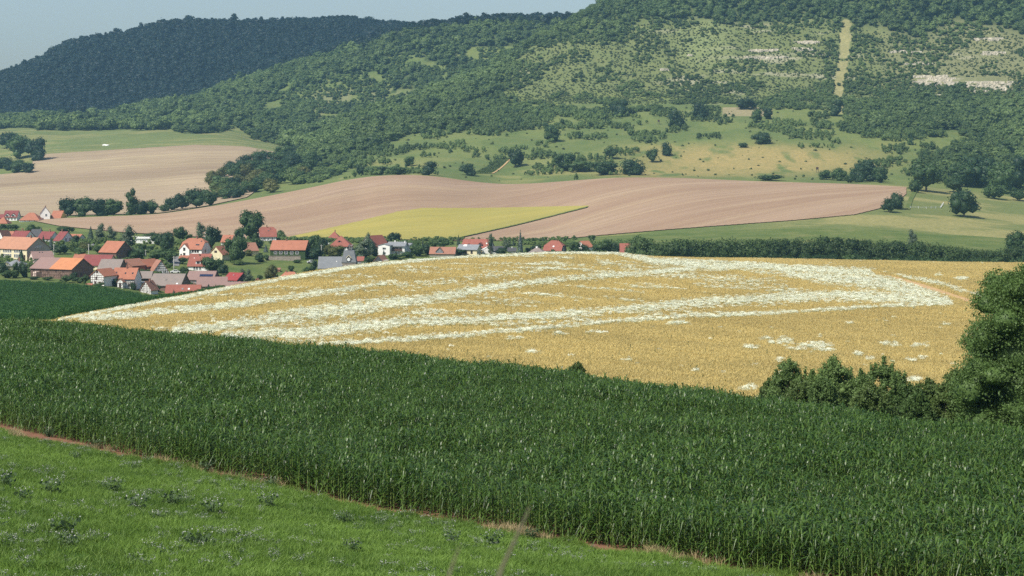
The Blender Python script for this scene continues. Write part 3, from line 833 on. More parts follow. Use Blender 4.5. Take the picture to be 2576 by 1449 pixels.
# ------------------------------------------------------------------ maize
def ribbon(P, W, S):
    """P (k,3) centre line, W (k,) widths, S side vector -> verts, quads"""
    V = []
    for p, w in zip(P, W): V += [p - S * w * .5, p + S * w * .5]
    return V, [(2 * i, 2 * i + 1, 2 * i + 3, 2 * i + 2) for i in range(len(P) - 1)]
def maize_leaves(seed, nl=14, seg=4, wmul=1.0):
    r = random.Random(seed); V = []; Q = []; a0 = r.uniform(0, 6.28)
    for i in range(nl):
        t = i / (nl - 1); z0 = .14 + t * 1.58
        a = a0 + (i % 2) * math.pi + r.uniform(-.9, .9)
        l = (.62 + .36 * math.sin(math.pi * min(1, t * .9 + .08))) * r.uniform(.8, 1.2)
        er = .45 + .55 * t ** 2; up = .60 + .34 * t + r.uniform(-.12, .14); droop = (1.0 + .12 * t) * r.uniform(.65, 1.3)
        d = Vector((math.cos(a), math.sin(a), 0)); s0 = Vector((-math.sin(a), math.cos(a), 0)); tw = r.uniform(-.7, .7)
        P = []; Wd = []
        for k in range(seg + 1):
            s = k / seg
            P.append(d * l * (.86 - er * .22) * (s * .65 + .35 * s * s) + Vector((0, 0, z0 + l * (up * s * 1.25 - droop * s * s))))
            Wd.append(.070 * wmul * (0.55 + .45 * min(1, s * 4)) * (1 - s ** 2.4) + .004)
        b = len(V)
        for k, (p, w) in enumerate(zip(P, Wd)):
            sd_ = (s0 * math.cos(tw * k / seg) + Vector((0, 0, 1)) * math.sin(tw * k / seg))
            V += [p - sd_ * w * .5, p + sd_ * w * .5]
        Q += [(b + 2 * k, b + 2 * k + 1, b + 2 * k + 3, b + 2 * k + 2) for k in range(seg)]
    return V, Q
def maize_stalk(mb=None, lean=0.0):
    m = mb or MB()
    m.bar((0, 0, -.1), (lean * .3, 0, .75), .034, n=5, taper=.85); m.bar((lean * .3, 0, .75), (lean, 0, 1.7), .028, n=5, taper=.4)
    return m
MZ = []
for i in range(7):
    V, Q = maize_leaves(300 + i, 15 + i % 3, 5)
    mb = MB(); mb.add(V, Q, 0); s = MB(); maize_stalk(s, .03 * (i - 3)); mb.add(s.v, s.f, 1)
    MZ.append(mb.mesh('maize_kind', [M['maize_leaf'], M['maize_stalk']]))
MZL = []; MZS = []
for i in range(6):
    V, Q = maize_leaves(320 + i, 21 + i % 3, 5)
    MZL.append(py_mesh('maize_leaves', V, Q, [M['maize_leaf']]))
    MZS.append(maize_stalk(None, .03 * (i - 3)).mesh('maize_stalk', [M['maize_stalk']]))
xe = np.linspace(-900, 3500, 800); YB = Yc('B', xe); XB = (xe - CX) / F * YB
def YBX(X): return np.interp(X, XB, YB)
rowsX = []; rowsY = []; rid = []
r = np.random.default_rng(11)
for k in range(0, 175):
    Xr = np.arange(-75, 68, .165) + r.uniform(0, .165)
    Yr = YBX(Xr) + .25 + k * 1.03
    Xr = Xr + r.normal(0, .045, len(Xr)); Yr = Yr + r.normal(0, .07, len(Yr))
    u = Xr / Yr; sxr = CX + F * u
    ok = (u > -.36) & (u < .42) & (Yr < Yc('C', sxr) + 24) & (r.uniform(0, 1, len(Xr)) > (.12 if k < 2 else .05))
    rowsX.append(Xr[ok]); rowsY.append(Yr[ok]); rid.append(np.full(ok.sum(), k))
MX = np.concatenate(rowsX); MY = np.concatenate(rowsY); MR = np.concatenate(rid); MZZ = zfun(MX, MY)
hgt = .90 + .30 * (fbm(MX / 5, MY / 5, 91, 3) - .5) * 2 + r.normal(0, .085, len(MX))
hgt *= np.where(MR == 0, .86, 1.0)
# keep a few gaps in the stand
gapm = fbm(MX / 3.2, MY / 3.2, 92, 3) > .79
keep = ~(gapm & (r.uniform(0, 1, len(MX)) < .85))
MX, MY, MZZ, MR, hgt = MX[keep], MY[keep], MZZ[keep], MR[keep], hgt[keep]
u = MX / MY
front = np.where((MR <= 1) & (u > -.275) & (u < .19) & (HY - MZZ / MY * F < 1500))[0]
front = front[np.argsort(MY[front] + MR[front] * 3)][:300]
isf = np.zeros(len(MX), bool); isf[front] = True
o_ = ~isf; n = o_.sum()
lean = r.normal(0, .09, (n, 2)); lean[:, 0] += .05
scatter('maize_plants', np.stack([MX, MY, MZZ], -1)[o_], np.stack([lean[:, 0] * .7, lean[:, 1], r.uniform(0, 6.28, n)], -1), np.stack([hgt[o_] * 1.02, hgt[o_] * 1.02, hgt[o_]], -1), r.integers(0, 7, n), MZ, 'dense dark green maize crop filling the foreground field')
for j, k in enumerate(front):
    t = empty('maize_plant', (MX[k], MY[k], MZZ[k]), random.uniform(0, 6.28))
    s = hgt[k]; t.scale = (s, s, s)
    edge = 'second' if MR[k] else 'front'
    tag(t, 'tall green maize plant with pale stalk in the %s row along the red soil' % edge, 'maize plant', 'maize plants in the %s row by the meadow' % edge)
    q = j % 6
    mobj('stalk', MZS[q], t); tag(mobj('leaves', MZL[q], t), kind='stuff')
print('maize', len(MX))

# far maize strip between the grain hill and the village
def far_patch(seed):
    rr = random.Random(seed); mb = MB()
    for i in range(9):
        V, Q = maize_leaves(seed * 31 + i, 8, 2, 1.5); ox, oy = rr.uniform(-.8, .8), rr.uniform(-.8, .8)
        mb.add([(v[0] + ox, v[1] + oy, v[2] * rr.uniform(.95, 1.05)) for v in V], Q)
    return mb.mesh('far_maize_kind', [M['maize_far']])
X, Y, Z, sx, sy, r = sample(-330, 560, 385, 735, 26000, 401)
m = (Y > Yc('F', sx) + 28) & (Y < Yc('G', sx) + 4) & (sx < 560) & thin_out(X, Y, r, 1.35)
n = m.sum()
scatter('far_maize_strip', np.stack([X, Y, Z], -1)[m], r.uniform(0, 6.28, n), r.uniform(.78, .98, n), r.integers(0, 5, n), [far_patch(i) for i in range(5)], 'strip of dark green maize below the barns of the village')
print('far maize', n)

# ------------------------------------------------------------------ grain crop
_tx = np.arange(2190, 2480, 4.0); _ty = trk(_tx)
def trkY(x): return np.interp(x, _tx, _ty)
def tuft(seed, nb=22, w=.75, h=.85, bw=.02):
    rr = np.random.default_rng(seed); V = []; Fc = []
    for i in range(nb):
        a = rr.uniform(0, 6.28); q = w * math.sqrt(rr.uniform()); x, y = math.cos(a) * q, math.sin(a) * q
        hh = h * rr.uniform(.75, 1.1); lx, ly = rr.normal(0, .10, 2); t = rr.uniform(0, 3.14); dx, dy = math.cos(t) * bw, math.sin(t) * bw
        b = len(V)
        V += [(x - dx, y - dy, hh * .35), (x + dx, y + dy, hh * .35), (x + lx + dx * 1.5, y + ly + dy * 1.5, hh * .86), (x + lx - dx * 1.5, y + ly - dy * 1.5, hh * .86), (x + lx * 1.6, y + ly * 1.6, hh)]
        Fc += [(b, b + 1, b + 2), (b, b + 2, b + 3), (b + 3, b + 2, b + 4)]
    return np_mesh('grain_kind', V, Fc, [M['grain']])
X, Y, Z, sx, sy, r = sample(-260, 3250, 150, 790, 372000, 402)
m = (Y > Yc('D', sx) * .97) & (Y < Yc('F', sx) * 1.012) & (r.uniform(0, 1, len(X)) < np.clip(260.0 / Y, .3, 1) ** 1.1)
dpath = np.abs(Y - trkY(sx)) < np.interp(sx, [2195, 2300, 2470], [4, 13, 10])
m &= ~(dpath & (sx > 2190) & (sx < 2475)) & (sx > 100)
n = m.sum(); sc = (1 + Y[m] / 700) * r.uniform(.85, 1.15, n)
scatter('grain_crop', np.stack([X, Y, Z], -1)[m], r.uniform(0, 6.28, n), np.stack([sc, sc, r.uniform(.8, 1.1, n) * (.86 + .25 * fbm(X[m] / 9, Y[m] / 16, 44))], -1), r.integers(0, 6, n), [tuft(i, 34, .8) for i in range(6)], 'ripe golden grain crop over the whole low hill')
print('grain', n)

# white flower clumps in bands
def flower_clump(seed):
    rr = np.random.default_rng(seed); n = 70
    a = rr.uniform(0, 6.28, n); q = .62 * np.sqrt(rr.uniform(0, 1, n)); P = np.stack([np.cos(a) * q, np.sin(a) * q, .86 + .16 * (1 - (q / .62) ** 2) + rr.normal(0, .06, n)], -1)
    D = np.stack([np.cos(a) * .35, np.sin(a) * .35 - .5, np.ones(n)], -1) + rr.normal(size=(n, 3)) * .45
    V, Q = quads(P, D, .085 * rr.uniform(.6, 1.4, n), 1.0)
    n2 = 34; a = rr.uniform(0, 6.28, n2); q = .6 * np.sqrt(rr.uniform(0, 1, n2)); P2 = np.stack([np.cos(a) * q, np.sin(a) * q, rr.uniform(.3, .86, n2)], -1)
    D2 = np.stack([np.cos(a), np.sin(a), rr.uniform(-.2, .5, n2)], -1); V2, Q2 = quads(P2, D2, .16 * rr.uniform(.6, 1.4, n2), .6)
    return np_mesh('flower_kind', np.concatenate([V, V2]), np.concatenate([Q, Q2 + len(V)]), [M['flower'], M['flowerstem']], midx=[0] * n + [1] * n2)
BANDS = [([(150,805,4),(400,759,5),(640,714,5),(900,670,5),(1150,647,4),(1400,637,3.5),(1550,638,5),(1640,655,10),(1750,668,12),(2000,674,10),(2200,687,14)], 1.0),
 ([(200,803,6),(300,795,9),(500,774,11),(700,752,10),(900,724,8),(1000,708,4)], .85),
 ([(430,837,12),(600,812,16),(800,788,20),(1000,763,16),(1200,731,12),(1400,703,9),(1600,688,8),(1750,676,8)], .95),
 ([(560,846,12),(800,832,22),(1000,812,18),(1200,803,11),(1500,784,12),(1700,767,14),(1900,754,14),(2100,744,16),(2300,752,18),(2395,762,6)], .95),
 ([(800,864,5),(1000,856,6),(1300,832,7),(1500,811,6),(1700,797,7),(2000,784,5),(2200,771,5),(2385,763,4)], .95),
 ([(1980,688,8),(2100,700,20),(2200,712,26),(2300,732,24),(2390,757,8)], .95),
 ([(1680,651,2.5),(1850,660,4),(2050,671,4),(2200,684,5),(2350,709,7),(2430,733,6),(2470,745,5)], .8),
 ([(1000,722,9),(1180,700,9),(1330,684,7),(1440,665,5)], .35),
 ([(1500,655,8),(1650,690,10),(1850,705,12),(1980,716,12)], .4)]
SPOTS = [(1890,872,18,4),(1925,850,16,4),(1975,857,18,9),(2010,876,26,5),(2050,868,40,7),(2075,880,26,5),(2230,864,22,4),(2250,870,14,3),(2310,868,22,4),(2160,890,14,4),(1966,940,10,4),(2295,955,26,5),(2260,953,20,4),(2350,735,12,3),(1880,975,22,6),(2190,902,8,3),(1620,805,26,3),(1700,812,30,4),(1500,835,26,3),(1340,885,14,3),(1410,838,20,3),(1290,850,26,3),(1960,905,8,3),(2290,905,10,3),(1940,860,8,6),(2320,900,12,3),(1750,930,7,3),(1580,905,6,3),(2060,846,9,3),(2140,812,8,2),(1690,797,18,3),(2404,960,12,4),(2380,815,9,3),(2420,700,16,4),(2360,690,10,3)]
X, Y, Z, sx, sy, r = sample(-150, 2700, 190, 790, 420000, 403)
vis = sy - .85 / Y * F
p = np.zeros(len(X)); wob = (fbm(sx / 90, sy / 40, 71, 3) - .5) * 14
for pts, dn in BANDS:
    q = np.array(pts, float); cyy = np.interp(sx, q[:, 0], q[:, 1]); hw = np.interp(sx, q[:, 0], q[:, 2]) * .85
    dd = np.abs(vis + wob * np.clip(hw / 14, .15, 1) - cyy) / hw
    inx = (sx > q[0, 0]) & (sx < q[-1, 0])
    p = np.maximum(p, np.where(inx, dn * np.clip(1.35 - dd, 0, 1), 0))
hump = (sx > 380) & (sx < 2330) & (vis < np.interp(sx, [380, 800, 1500, 2380], [840, 868, 812, 765])) & (vis > np.interp(sx, [380, 900, 1400, 1650, 2330], [765, 672, 640, 660, 700]))
pat = fbm(X / 14, Y / 11, 72, 4)
p = np.maximum(p, hump * np.clip((pat - .55) * 4.0, 0, .6) * np.interp(sx, [380, 900, 1500, 2330], [.4, .6, 1, 1]))
for (a, b, wx, wy) in SPOTS:
    p = np.maximum(p, .9 * np.clip(1.4 - np.hypot((sx - a) / wx, (vis - b) / wy), 0, 1))
clumpy = fbm(X / 3.0, Y / 2.2, 73, 2)
p = np.where(p > .7, p * np.clip((clumpy - .1) * 3, .45, 1), p * np.clip((clumpy - .22) * 2.4, .12, 1))
p = np.maximum(p, .004 * (clumpy > .6))
p = np.where((Y > Yc('D', sx)) & (Y < Yc('F', sx) * 1.008) & (sx > 120), p, 0)
p = np.where((np.abs(Y - trkY(sx)) < 11) & (sx > 2190), 0, p)
m = (r.uniform(0, 1, len(X)) < p * np.clip(.40 + 130 / Y, 0, .95))
n = m.sum(); sc = r.uniform(.4, .95, n) * (.85 + Y[m] / 1500)
scatter('white_flower_bands', np.stack([X, Y, Z], -1)[m], r.uniform(0, 6.28, n), np.stack([sc, sc, r.uniform(.85, 1.15, n)], -1), r.integers(0, 6, n), [flower_clump(700 + i) for i in range(6)], 'bands of white wild flowers running through the golden grain')
print('flowers', n)
# dark thistles standing in the grain
m = (r.uniform(0, 1, len(X)) < .0028) & (Y > Yc('D', sx)) & (Y < Yc('F', sx)); n = m.sum()
def thistle(seed):
    rr = np.random.default_rng(seed); n = 40; z = rr.uniform(.3, 1.5, n); a = rr.uniform(0, 6.28, n); q = rr.uniform(0, .2, n) * (1.7 - z)
    P = np.stack([np.cos(a) * q, np.sin(a) * q, z], -1); V, Q = quads(P, rr.normal(size=(n, 3)), .15 * rr.uniform(.6, 1.3, n), .5)
    return np_mesh('thistle_kind', V, Q, [M['weed']])
scatter('grain_weeds', np.stack([X, Y, Z], -1)[m], r.uniform(0, 6.28, n), r.uniform(.7, 1.1, n), r.integers(0, 3, n), [thistle(i) for i in range(3)], 'dark weeds sticking out of the grain')

# ------------------------------------------------------------------ meadow grass
def grass_clump(seed, nb=30, w=.22, h=.24, bw=.011, mat='grass'):
    rr = np.random.default_rng(seed); V = []; Fc = []
    for i in range(nb):
        a = rr.uniform(0, 6.28); q = w * math.sqrt(rr.uniform()); x, y = math.cos(a) * q, math.sin(a) * q
        hh = h * rr.uniform(.5, 1.15); lx, ly = rr.normal(0, .07, 2); t = rr.uniform(0, 3.14); dx, dy = math.cos(t) * bw, math.sin(t) * bw
        b = len(V); V += [(x - dx, y - dy, -.03), (x + dx, y + dy, -.03), (x + lx * .45 + dx * .8, y + ly * .45 + dy * .8, hh * .6), (x + lx * .45 - dx * .8, y + ly * .45 - dy * .8, hh * .6), (x + lx * 1.6, y + ly * 1.6, hh)]
        Fc += [(b, b + 1, b + 2), (b, b + 2, b + 3), (b + 3, b + 2, b + 4)]
    return np_mesh('grass_kind', V, Fc, [M[mat]])
X, Y, Z, sx, sy, r = sample(-330, 2700, 44, 118, 62000, 404)
edge = Yc('B', sx) - np.interp(sx, [-200, 90, 300, 1200, 2000], [4.6, 3.8, 1.5, 1.0, .6]) + (fbm(X * .5, Y * .5, 15, 4) - .5) * 5.0
m = (Y < edge) & (sy < 1560)
n = m.sum(); hn = fbm(X[m] / 3.5, Y[m] / 3.5, 16, 3)
sc = r.uniform(.8, 1.25, n)
scatter('meadow_grass', np.stack([X, Y, Z], -1)[m], r.uniform(0, 6.28, n), np.stack([sc, sc, sc * (.55 + .9 * hn)], -1), r.integers(0, 6, n), [grass_clump(i) for i in range(6)], 'short lush green meadow grass in the foreground')
print('grass', n)
# dry grass by the soil
m = (np.abs(Y - edge + .1) < .55) & (r.uniform(0, 1, len(X)) < .55 * (vnoise(X / 3, Y / 3, 17) > .45)); n = m.sum()
scatter('dry_edge_grass', np.stack([X, Y, Z], -1)[m], r.uniform(0, 6.28, n), r.uniform(.9, 1.5, n), r.integers(0, 3, n), [grass_clump(20 + i, 22, .2, .3, .009, 'drygrass') for i in range(3)], 'dry bleached grass along the edge of the red soil')
# broad-leaved weeds and pale seed heads
def weed_mesh(seed, n=60, hw=.32, h=.5, heads=26, leaf=.10):
    rr = np.random.default_rng(seed)
    a = rr.uniform(0, 6.28, n); z = rr.uniform(.04, .85, n) * h; q = hw * np.sqrt(rr.uniform(0, 1, n)) * (.55 + .5 * z / h)
    V, Q = quads(np.stack([np.cos(a) * q, np.sin(a) * q, z], -1), rr.normal(size=(n, 3)) + [0, 0, .8], leaf * rr.uniform(.6, 1.4, n), .55)
    a = rr.uniform(0, 6.28, heads); q = hw * np.sqrt(rr.uniform(0, 1, heads)); z = h * rr.uniform(.85, 1.15, heads)
    V2, Q2 = quads(np.stack([np.cos(a) * q, np.sin(a) * q, z], -1), rr.normal(size=(heads, 3)), .045 * rr.uniform(.7, 1.5, heads), .8)
    return np_mesh('weed_leaves', np.concatenate([V, V2]), np.concatenate([Q, Q2 + len(V)]), [M['weed'], M['seedhead']], midx=[0] * n + [1] * heads)
WK = [weed_mesh(500 + i) for i in range(5)]
m = (Y < edge) & (sy < 1560) & (r.uniform(0, 1, len(X)) < .10 * np.clip((fbm(X / 4.5, Y / 3.2, 18, 3) - .50) * 9, .05, 1)); n = m.sum()
scatter('meadow_weeds', np.stack([X, Y, Z], -1)[m], r.uniform(0, 6.28, n), r.uniform(.3, .75, n), r.integers(0, 5, n), WK, 'low thistly weeds with pale seed heads scattered in the meadow')
def weed_stems(seed):
    rr = random.Random(seed); mb = MB()
    for i in range(7):
        a = rr.random() * 6.28; q = rr.random() * .3; mb.bar((0, 0, -.05), (math.cos(a) * q, math.sin(a) * q, .5), .014, n=3, taper=.6)
    return mb.mesh('weed_stem', [M['weed']])
WS = [weed_stems(i) for i in range(3)]
DK = [weed_mesh(540 + i, 130, .40, .55, h_, .13) for i, h_ in enumerate((5, 26, 34))]
WEEDS = [(123,1093,1.0,1,'big thistle clump at the far edge of the red soil strip'),(242,1120,1.1,0,'dark green dock plant at the red soil edge'),(190,1158,.8,1,'small grey thistle below the dock plant at the soil edge'),
 (337,1187,.8,1,'grey green thistle clump in open grass near the soil edge'),(521,1185,1.2,0,'dark dock plant where the maize stalks meet the meadow'),(129,1247,1.3,2,'wide pale thistle patch on the meadow slope'),
 (285,1242,1.2,2,'pale seeding thistle patch mid meadow'),(345,1291,1.4,2,'broad patch of pale seed heads in mid meadow'),(429,1275,1.3,0,'large dark leafy weed alone in mid meadow'),(9,1230,1.4,2,'tall thistle patch at the picture edge of the meadow'),
 (536,1302,1.3,2,'long pale weed patch in the meadow facing the maize'),(674,1282,1.3,2,'pale weed patch close to the maize foot'),(684,1228,1.0,1,'grey thistle right at the maize foot'),(162,1350,1.3,1,'thistle clump on the lower meadow'),
 (170,1385,1.1,2,'pale clump just below the lower meadow thistle'),(496,1385,1.3,1,'grey thistle clump alone on the lower meadow'),(1336,1358,1.0,0,'dark round weed below the maize edge'),(1137,1370,1.0,2,'pale flowering weed on the meadow beside the blurred stem'),
 (1238,1376,1.1,2,'pale weed patch crossed by the blurred stem'),(60,1268,1.1,2,'pale thistle drift on the sloping meadow'),(860,1318,1.0,1,'sparse grey weed below the maize edge'),(885,1395,1.0,2,'pale tufts near the bottom of the meadow')]
for x, y, s, k, lab in WEEDS:
    p = ground(x, y, 44, float(Yc('B', x)) - .3); t = empty('weed_plant', p, random.uniform(0, 6)); t.scale = (s, s, s * .9)
    tag(t, lab, 'weed'); tag(mobj('foliage', DK[k], t), kind='stuff'); mobj('stem', WS[k], t)
# two dry stems close in front of the lens
def near_stem(pts, w, name_lab):
    mb = MB(); P = [Vector(((x - CX) / F * Y, Y, (HY - y) / F * Y)) for x, y, Y in pts]
    root = P[0].copy(); root.z = zat(root.x, root.y)
    P = [root] + P
    for i, (a, b) in enumerate(zip(P[:-1], P[1:])):
        k = 1 - .75 * i / (len(P) - 1); mb.bar(a - root, b - root, w * k, n=5, taper=(1 - .75 * (i + 1) / (len(P) - 1)) / k)
    o = mobj('grass_stem', mb.mesh('grass_stem', [M['deadstem']]), loc=root); tag(o, name_lab, 'grass stem')
near_stem([(1240, 1500, 1.85), (1262, 1430, 1.9), (1290, 1370, 1.95), (1308, 1330, 1.98), (1322, 1300, 2.0), (1332, 1275, 2.02)], .0042, 'taller blurred dry stem rising in front of the meadow')
near_stem([(1118, 1490, 1.9), (1132, 1440, 1.92), (1146, 1400, 1.95), (1156, 1375, 1.97)], .0034, 'shorter blurred dry stem at the bottom of the meadow')
# ------------------------------------------------------------------ buildings
ZOOM = {1: (0.0, 497.2), 2: (378.8, 497.2), 3: (773.4, 497.2), 4: (1168.0, 536.7)}
def zc(zone, zx, zy):
    ox, oy = ZOOM[zone]; return ox + zx / 5.829, oy + zy / 5.829
BUILT = []        # (x, y, ref) of every building, for naming what stands round it
_mc = {}
def boxmesh(key, dims, mats, name):
    if key not in _mc:
        mb = MB()
        for d in dims: mb.box(*d)
        _mc[key] = mb.mesh(name, mats)
    return _mc[key]
def solid_roof(name, top, faces, th, mats):
    """closed slab under the given top surface"""
    n = len(top); V = list(top) + [(x, y, z - th) for x, y, z in top]; Fc = [list(f) for f in faces] + [[i + n for i in reversed(f)] for f in faces]
    ed = {}
    for f in faces:
        for a, b in zip(f, list(f[1:]) + [f[0]]): ed[(a, b)] = 1
    for (a, b) in ed:
        if (b, a) not in ed: Fc.append([b, a, a + n, b + n])
    return py_mesh(name, V, Fc, mats)

class House:
    """footprint w (local x) by d (local y), ridge along 'x' or 'y', origin at the middle of the footprint"""
    def __init__(s, name, loc, rot, w, d, e, r, axis='x', kind='gable', wall='white', roof='orange', over=.45, f=.55, inset=None, wall2=None):
        s.root = empty(name, loc, rot); s.w, s.d, s.e, s.r, s.axis, s.kind = w, d, e, r, axis, kind
        a, b = (w / 2, d / 2) if axis == 'x' else (d / 2, w / 2)      # a along ridge, b across
        s.a, s.b = a, b; s.f = f
        s.inset = inset if inset is not None else (0 if kind == 'gable' else (b * (1 - f) if kind == 'halfhip' else (min(a, b))))
        T = (lambda x, y, z: (x, y, z)) if axis == 'x' else (lambda x, y, z: (-y, x, z))
        s.T = T
        # walls
        zb = -2.5
        if kind == 'flat' or kind == 'hip':
            gp = [(-b, zb), (b, zb), (b, e), (-b, e)]
        elif kind == 'shed':
            gp = [(-b, zb), (b, zb), (b, r - .1), (-b, e - .05)]
        elif kind == 'halfhip':
            zf = e + (r - e) * f
            gp = [(-b, zb), (b, zb), (b, e - .05), (b * (1 - f), zf - .08), (-b * (1 - f), zf - .08), (-b, e - .05)]
        else:
            gp = [(-b, zb), (b, zb), (b, e - .05), (0, r - .1), (-b, e - .05)]
        n = len(gp); V = [T(-a, y, z) for y, z in gp] + [T(a, y, z) for y, z in gp]
        Fc = [tuple(range(n - 1, -1, -1)), tuple(range(n, 2 * n))] + [(i, (i + 1) % n, n + (i + 1) % n, n + i) for i in range(n)]
        mats = [M[wall]] + ([M[wall2]] if wall2 else [])
        mi = [0] * len(Fc)
        if wall2: mi[0] = mi[1] = 1
        s.wall = mobj('wall', py_mesh('wall', V, Fc, mats, False, mi), s.root)
        # roof
        o = over; sl = (r - e) / b; eo = e - o * sl
        A, Bq = a + o * .6, b + o
        if kind == 'flat':
            top = [T(-A, -Bq, e + .35), T(A, -Bq, e + .35), T(A, Bq, e + .35), T(-A, Bq, e + .35)]; fs = [(0, 1, 2, 3)]; th = .4
        elif kind == 'shed':
            s2 = (r - e) / (2 * b); top = [T(-A, -Bq, e - o * s2), T(A, -Bq, e - o * s2), T(A, Bq, r + o * s2), T(-A, Bq, r + o * s2)]; fs = [(0, 1, 2, 3)]; th = .2
        elif kind == 'gable':
            top = [T(-A, -Bq, eo), T(A, -Bq, eo), T(A, 0, r), T(-A, 0, r), T(A, Bq, eo), T(-A, Bq, eo)]; fs = [(0, 1, 2, 3), (3, 2, 4, 5)]; th = .2
        elif kind == 'hip':
            i_ = min(s.inset, a - .01)
            top = [T(-A, -Bq, eo), T(A, -Bq, eo), T(A, Bq, eo), T(-A, Bq, eo), T(-(a - i_) - .01, 0, r), T(a - i_ + .01, 0, r)]
            fs = [(0, 1, 5, 4), (2, 3, 4, 5), (1, 2, 5), (3, 0, 4)]; th = .2
        else:
            zf = e + (r - e) * f; bf = b * (1 - f); i_ = s.inset
            top = [T(-A, -Bq, eo), T(A, -Bq, eo), T(A, -bf, zf), T(a - i_, 0, r), T(-(a - i_), 0, r), T(-A, -bf, zf), T(A, bf, zf), T(A, Bq, eo), T(-A, Bq, eo), T(-A, bf, zf)]
            fs = [(0, 1, 2, 3, 4, 5), (3, 6, 7, 8, 9, 4), (2, 6, 3), (9, 5, 4)]; th = .2
        s.roof = mobj('roof', solid_roof('roof', top, fs, th, [M[roof]]), s.root)
    # wall faces: f front (-y), b back, l left (-x), r right (+x); u from the middle of the face
    def place(s, face, u, z, out=0.0):
        W, D = s.w / 2 + out, s.d / 2 + out
        return {'f': ((u, -W * 0 - D, z), 0), 'b': ((-u, D, z), math.pi), 'l': ((-W, -u, z), -math.pi / 2), 'r': ((W, u, z), math.pi / 2)}[face]
    def win(s, face, u, z, w=1.0, h=1.3, frame='frame'):
        p, rz = s.place(face, u, z)
        fw = .11
        dims = [(-w/2-fw, -w/2, -.07, .05, -h/2-fw, h/2+fw), (w/2, w/2+fw, -.07, .05, -h/2-fw, h/2+fw), (-w/2, w/2, -.07, .05, h/2, h/2+fw), (-w/2, w/2, -.09, .05, -h/2-fw, -h/2), (-.035, .035, -.05, .05, -h/2, h/2)]
        me = boxmesh(('win', w, h, frame), dims, [M[frame]], 'window')
        o = mobj('window', me, s.root, p, (0, 0, rz))
        g = boxmesh(('pane', w, h), [(-w/2, w/2, -.02, .03, -h/2, h/2)], [M['glass']], 'pane')
        mobj('pane', g, o)
    def wins(s, face, us, zs, w=1.0, h=1.3, frame='frame'):
        for z in zs:
            for u in us: s.win(face, u, z, w, h, frame)
    def door(s, face, u, w=1.0, h=2.1, mat='wood'):
        p, rz = s.place(face, u, h / 2)
        mobj('door', boxmesh(('door', w, h, mat), [(-w/2, w/2, -.06, .04, -h/2, h/2)], [M[mat]], 'door'), s.root, p, (0, 0, rz))
    def height_at(s, face, u):
        gable = (face in 'lr') == (s.axis == 'x')
        if not gable or s.kind in ('hip', 'flat', 'shed'): return s.e
        k = 1 - abs(u) / s.b; z = s.e + (s.r - s.e) * k
        if s.kind == 'halfhip': z = min(z, s.e + (s.r - s.e) * s.f)
        return z
    def timber(s, face, cols, rows, mat='timber', z0=0.2, bw=.17, zmax=None, diag=True):
        """beams laid on a wall: posts, rails and a few braces"""
        W = (s.w if face in 'fb' else s.d) / 2; mb = MB(); t = .05
        gable = (face in 'lr') == (s.axis == 'x') and s.kind in ('gable', 'halfhip')
        def top(u): return min(s.height_at(face, u) - .25, zmax or 99)
        us = [-W + bw / 2 + (2 * W - bw) * i / cols for i in range(cols + 1)]
        for u in us:
            if top(u) > z0 + .3: mb.box(u - bw/2, u + bw/2, -t, .02, z0, top(u))
        z = z0; zt = max(top(u) for u in us); k = 0
        dz = (zt - z0) / rows
        for i in range(rows + 1):
            z = z0 + dz * i
            half = W
            if gable and z > s.e: half = max(0, s.b * (1 - (z + .15 - s.e) / (s.r - s.e)))
            if half > .4: mb.box(-half, half, -t - .012, .018, z - bw/2, z + bw/2)
        if diag:
            for i in range(cols):
                if (i * 7 + rows) % 3 == 0:
                    zb_ = z0 + dz * (i % max(1, rows - 1)); ub, ue = us[i], us[i + 1]
                    if zb_ + dz < min(top(ub), top(ue)): mb.bar((ub, -t * .6, zb_), (ue, -t * .6, zb_ + dz), bw * .8, .05)
        if gable:
            for sg in (-1, 1): mb.bar((sg * (s.b - .05), -t, s.e - .1), (0, -t, s.r - .25), bw, .06)
        p, rz = s.place(face, 0, 0)
        tag(mobj('timber_frame', mb.mesh('timber_frame', [M[mat]]), s.root, p, (0, 0, rz)), kind='stuff')
    def slope_pt(s, side, u, k, out=0.0):
        """point on a roof slope: side -1/+1 across the ridge, u along it, k 0 eave .. 1 ridge"""
        y = side * s.b * (1 - k); z = s.e + (s.r - s.e) * k; return s.T(u, y, z + out)
    def slope_rot(s, side):
        ang = math.atan2(s.r - s.e, s.b); rz = 0 if s.axis == 'x' else math.pi / 2
        return (ang if side < 0 else -ang, 0, rz)
    def chimney(s, u=0, k=.9, side=-1, h=1.2, w=.5, mat='brick'):
        p = s.slope_pt(side, u, k); me = boxmesh(('ch', w, h, mat), [(-w/2, w/2, -w/2, w/2, -.7, h), (-w/2-.08, w/2+.08, -w/2-.08, w/2+.08, h, h + .12)], [M[mat]], 'chimney')
        mobj('chimney', me, s.roof, p)
    def skylight(s, u, k, side=-1, w=.9, h=1.2, mat='glass'):
        p = s.slope_pt(side, u, k, .06); q = s.slope_rot(side)
        me = boxmesh(('sky', w, h, mat), [(-w/2, w/2, -h/2, h/2, -.1, .06)], [M[mat]], 'skylight')
        mobj('skylight', me, s.roof, p, q)
    def panels(s, u0, u1, n, k, side=-1, h=2.4):
        q = s.slope_rot(side); w = (u1 - u0) / n
        me = boxmesh(('sol', round(w, 2), h), [(-w/2+.06, w/2-.06, -h/2, h/2, -.02, .1)], [M['solar']], 'solar_panel')
        for i in range(n): mobj('solar_panel', me, s.roof, s.slope_pt(side, u0 + w * (i + .5), k, .12), q)
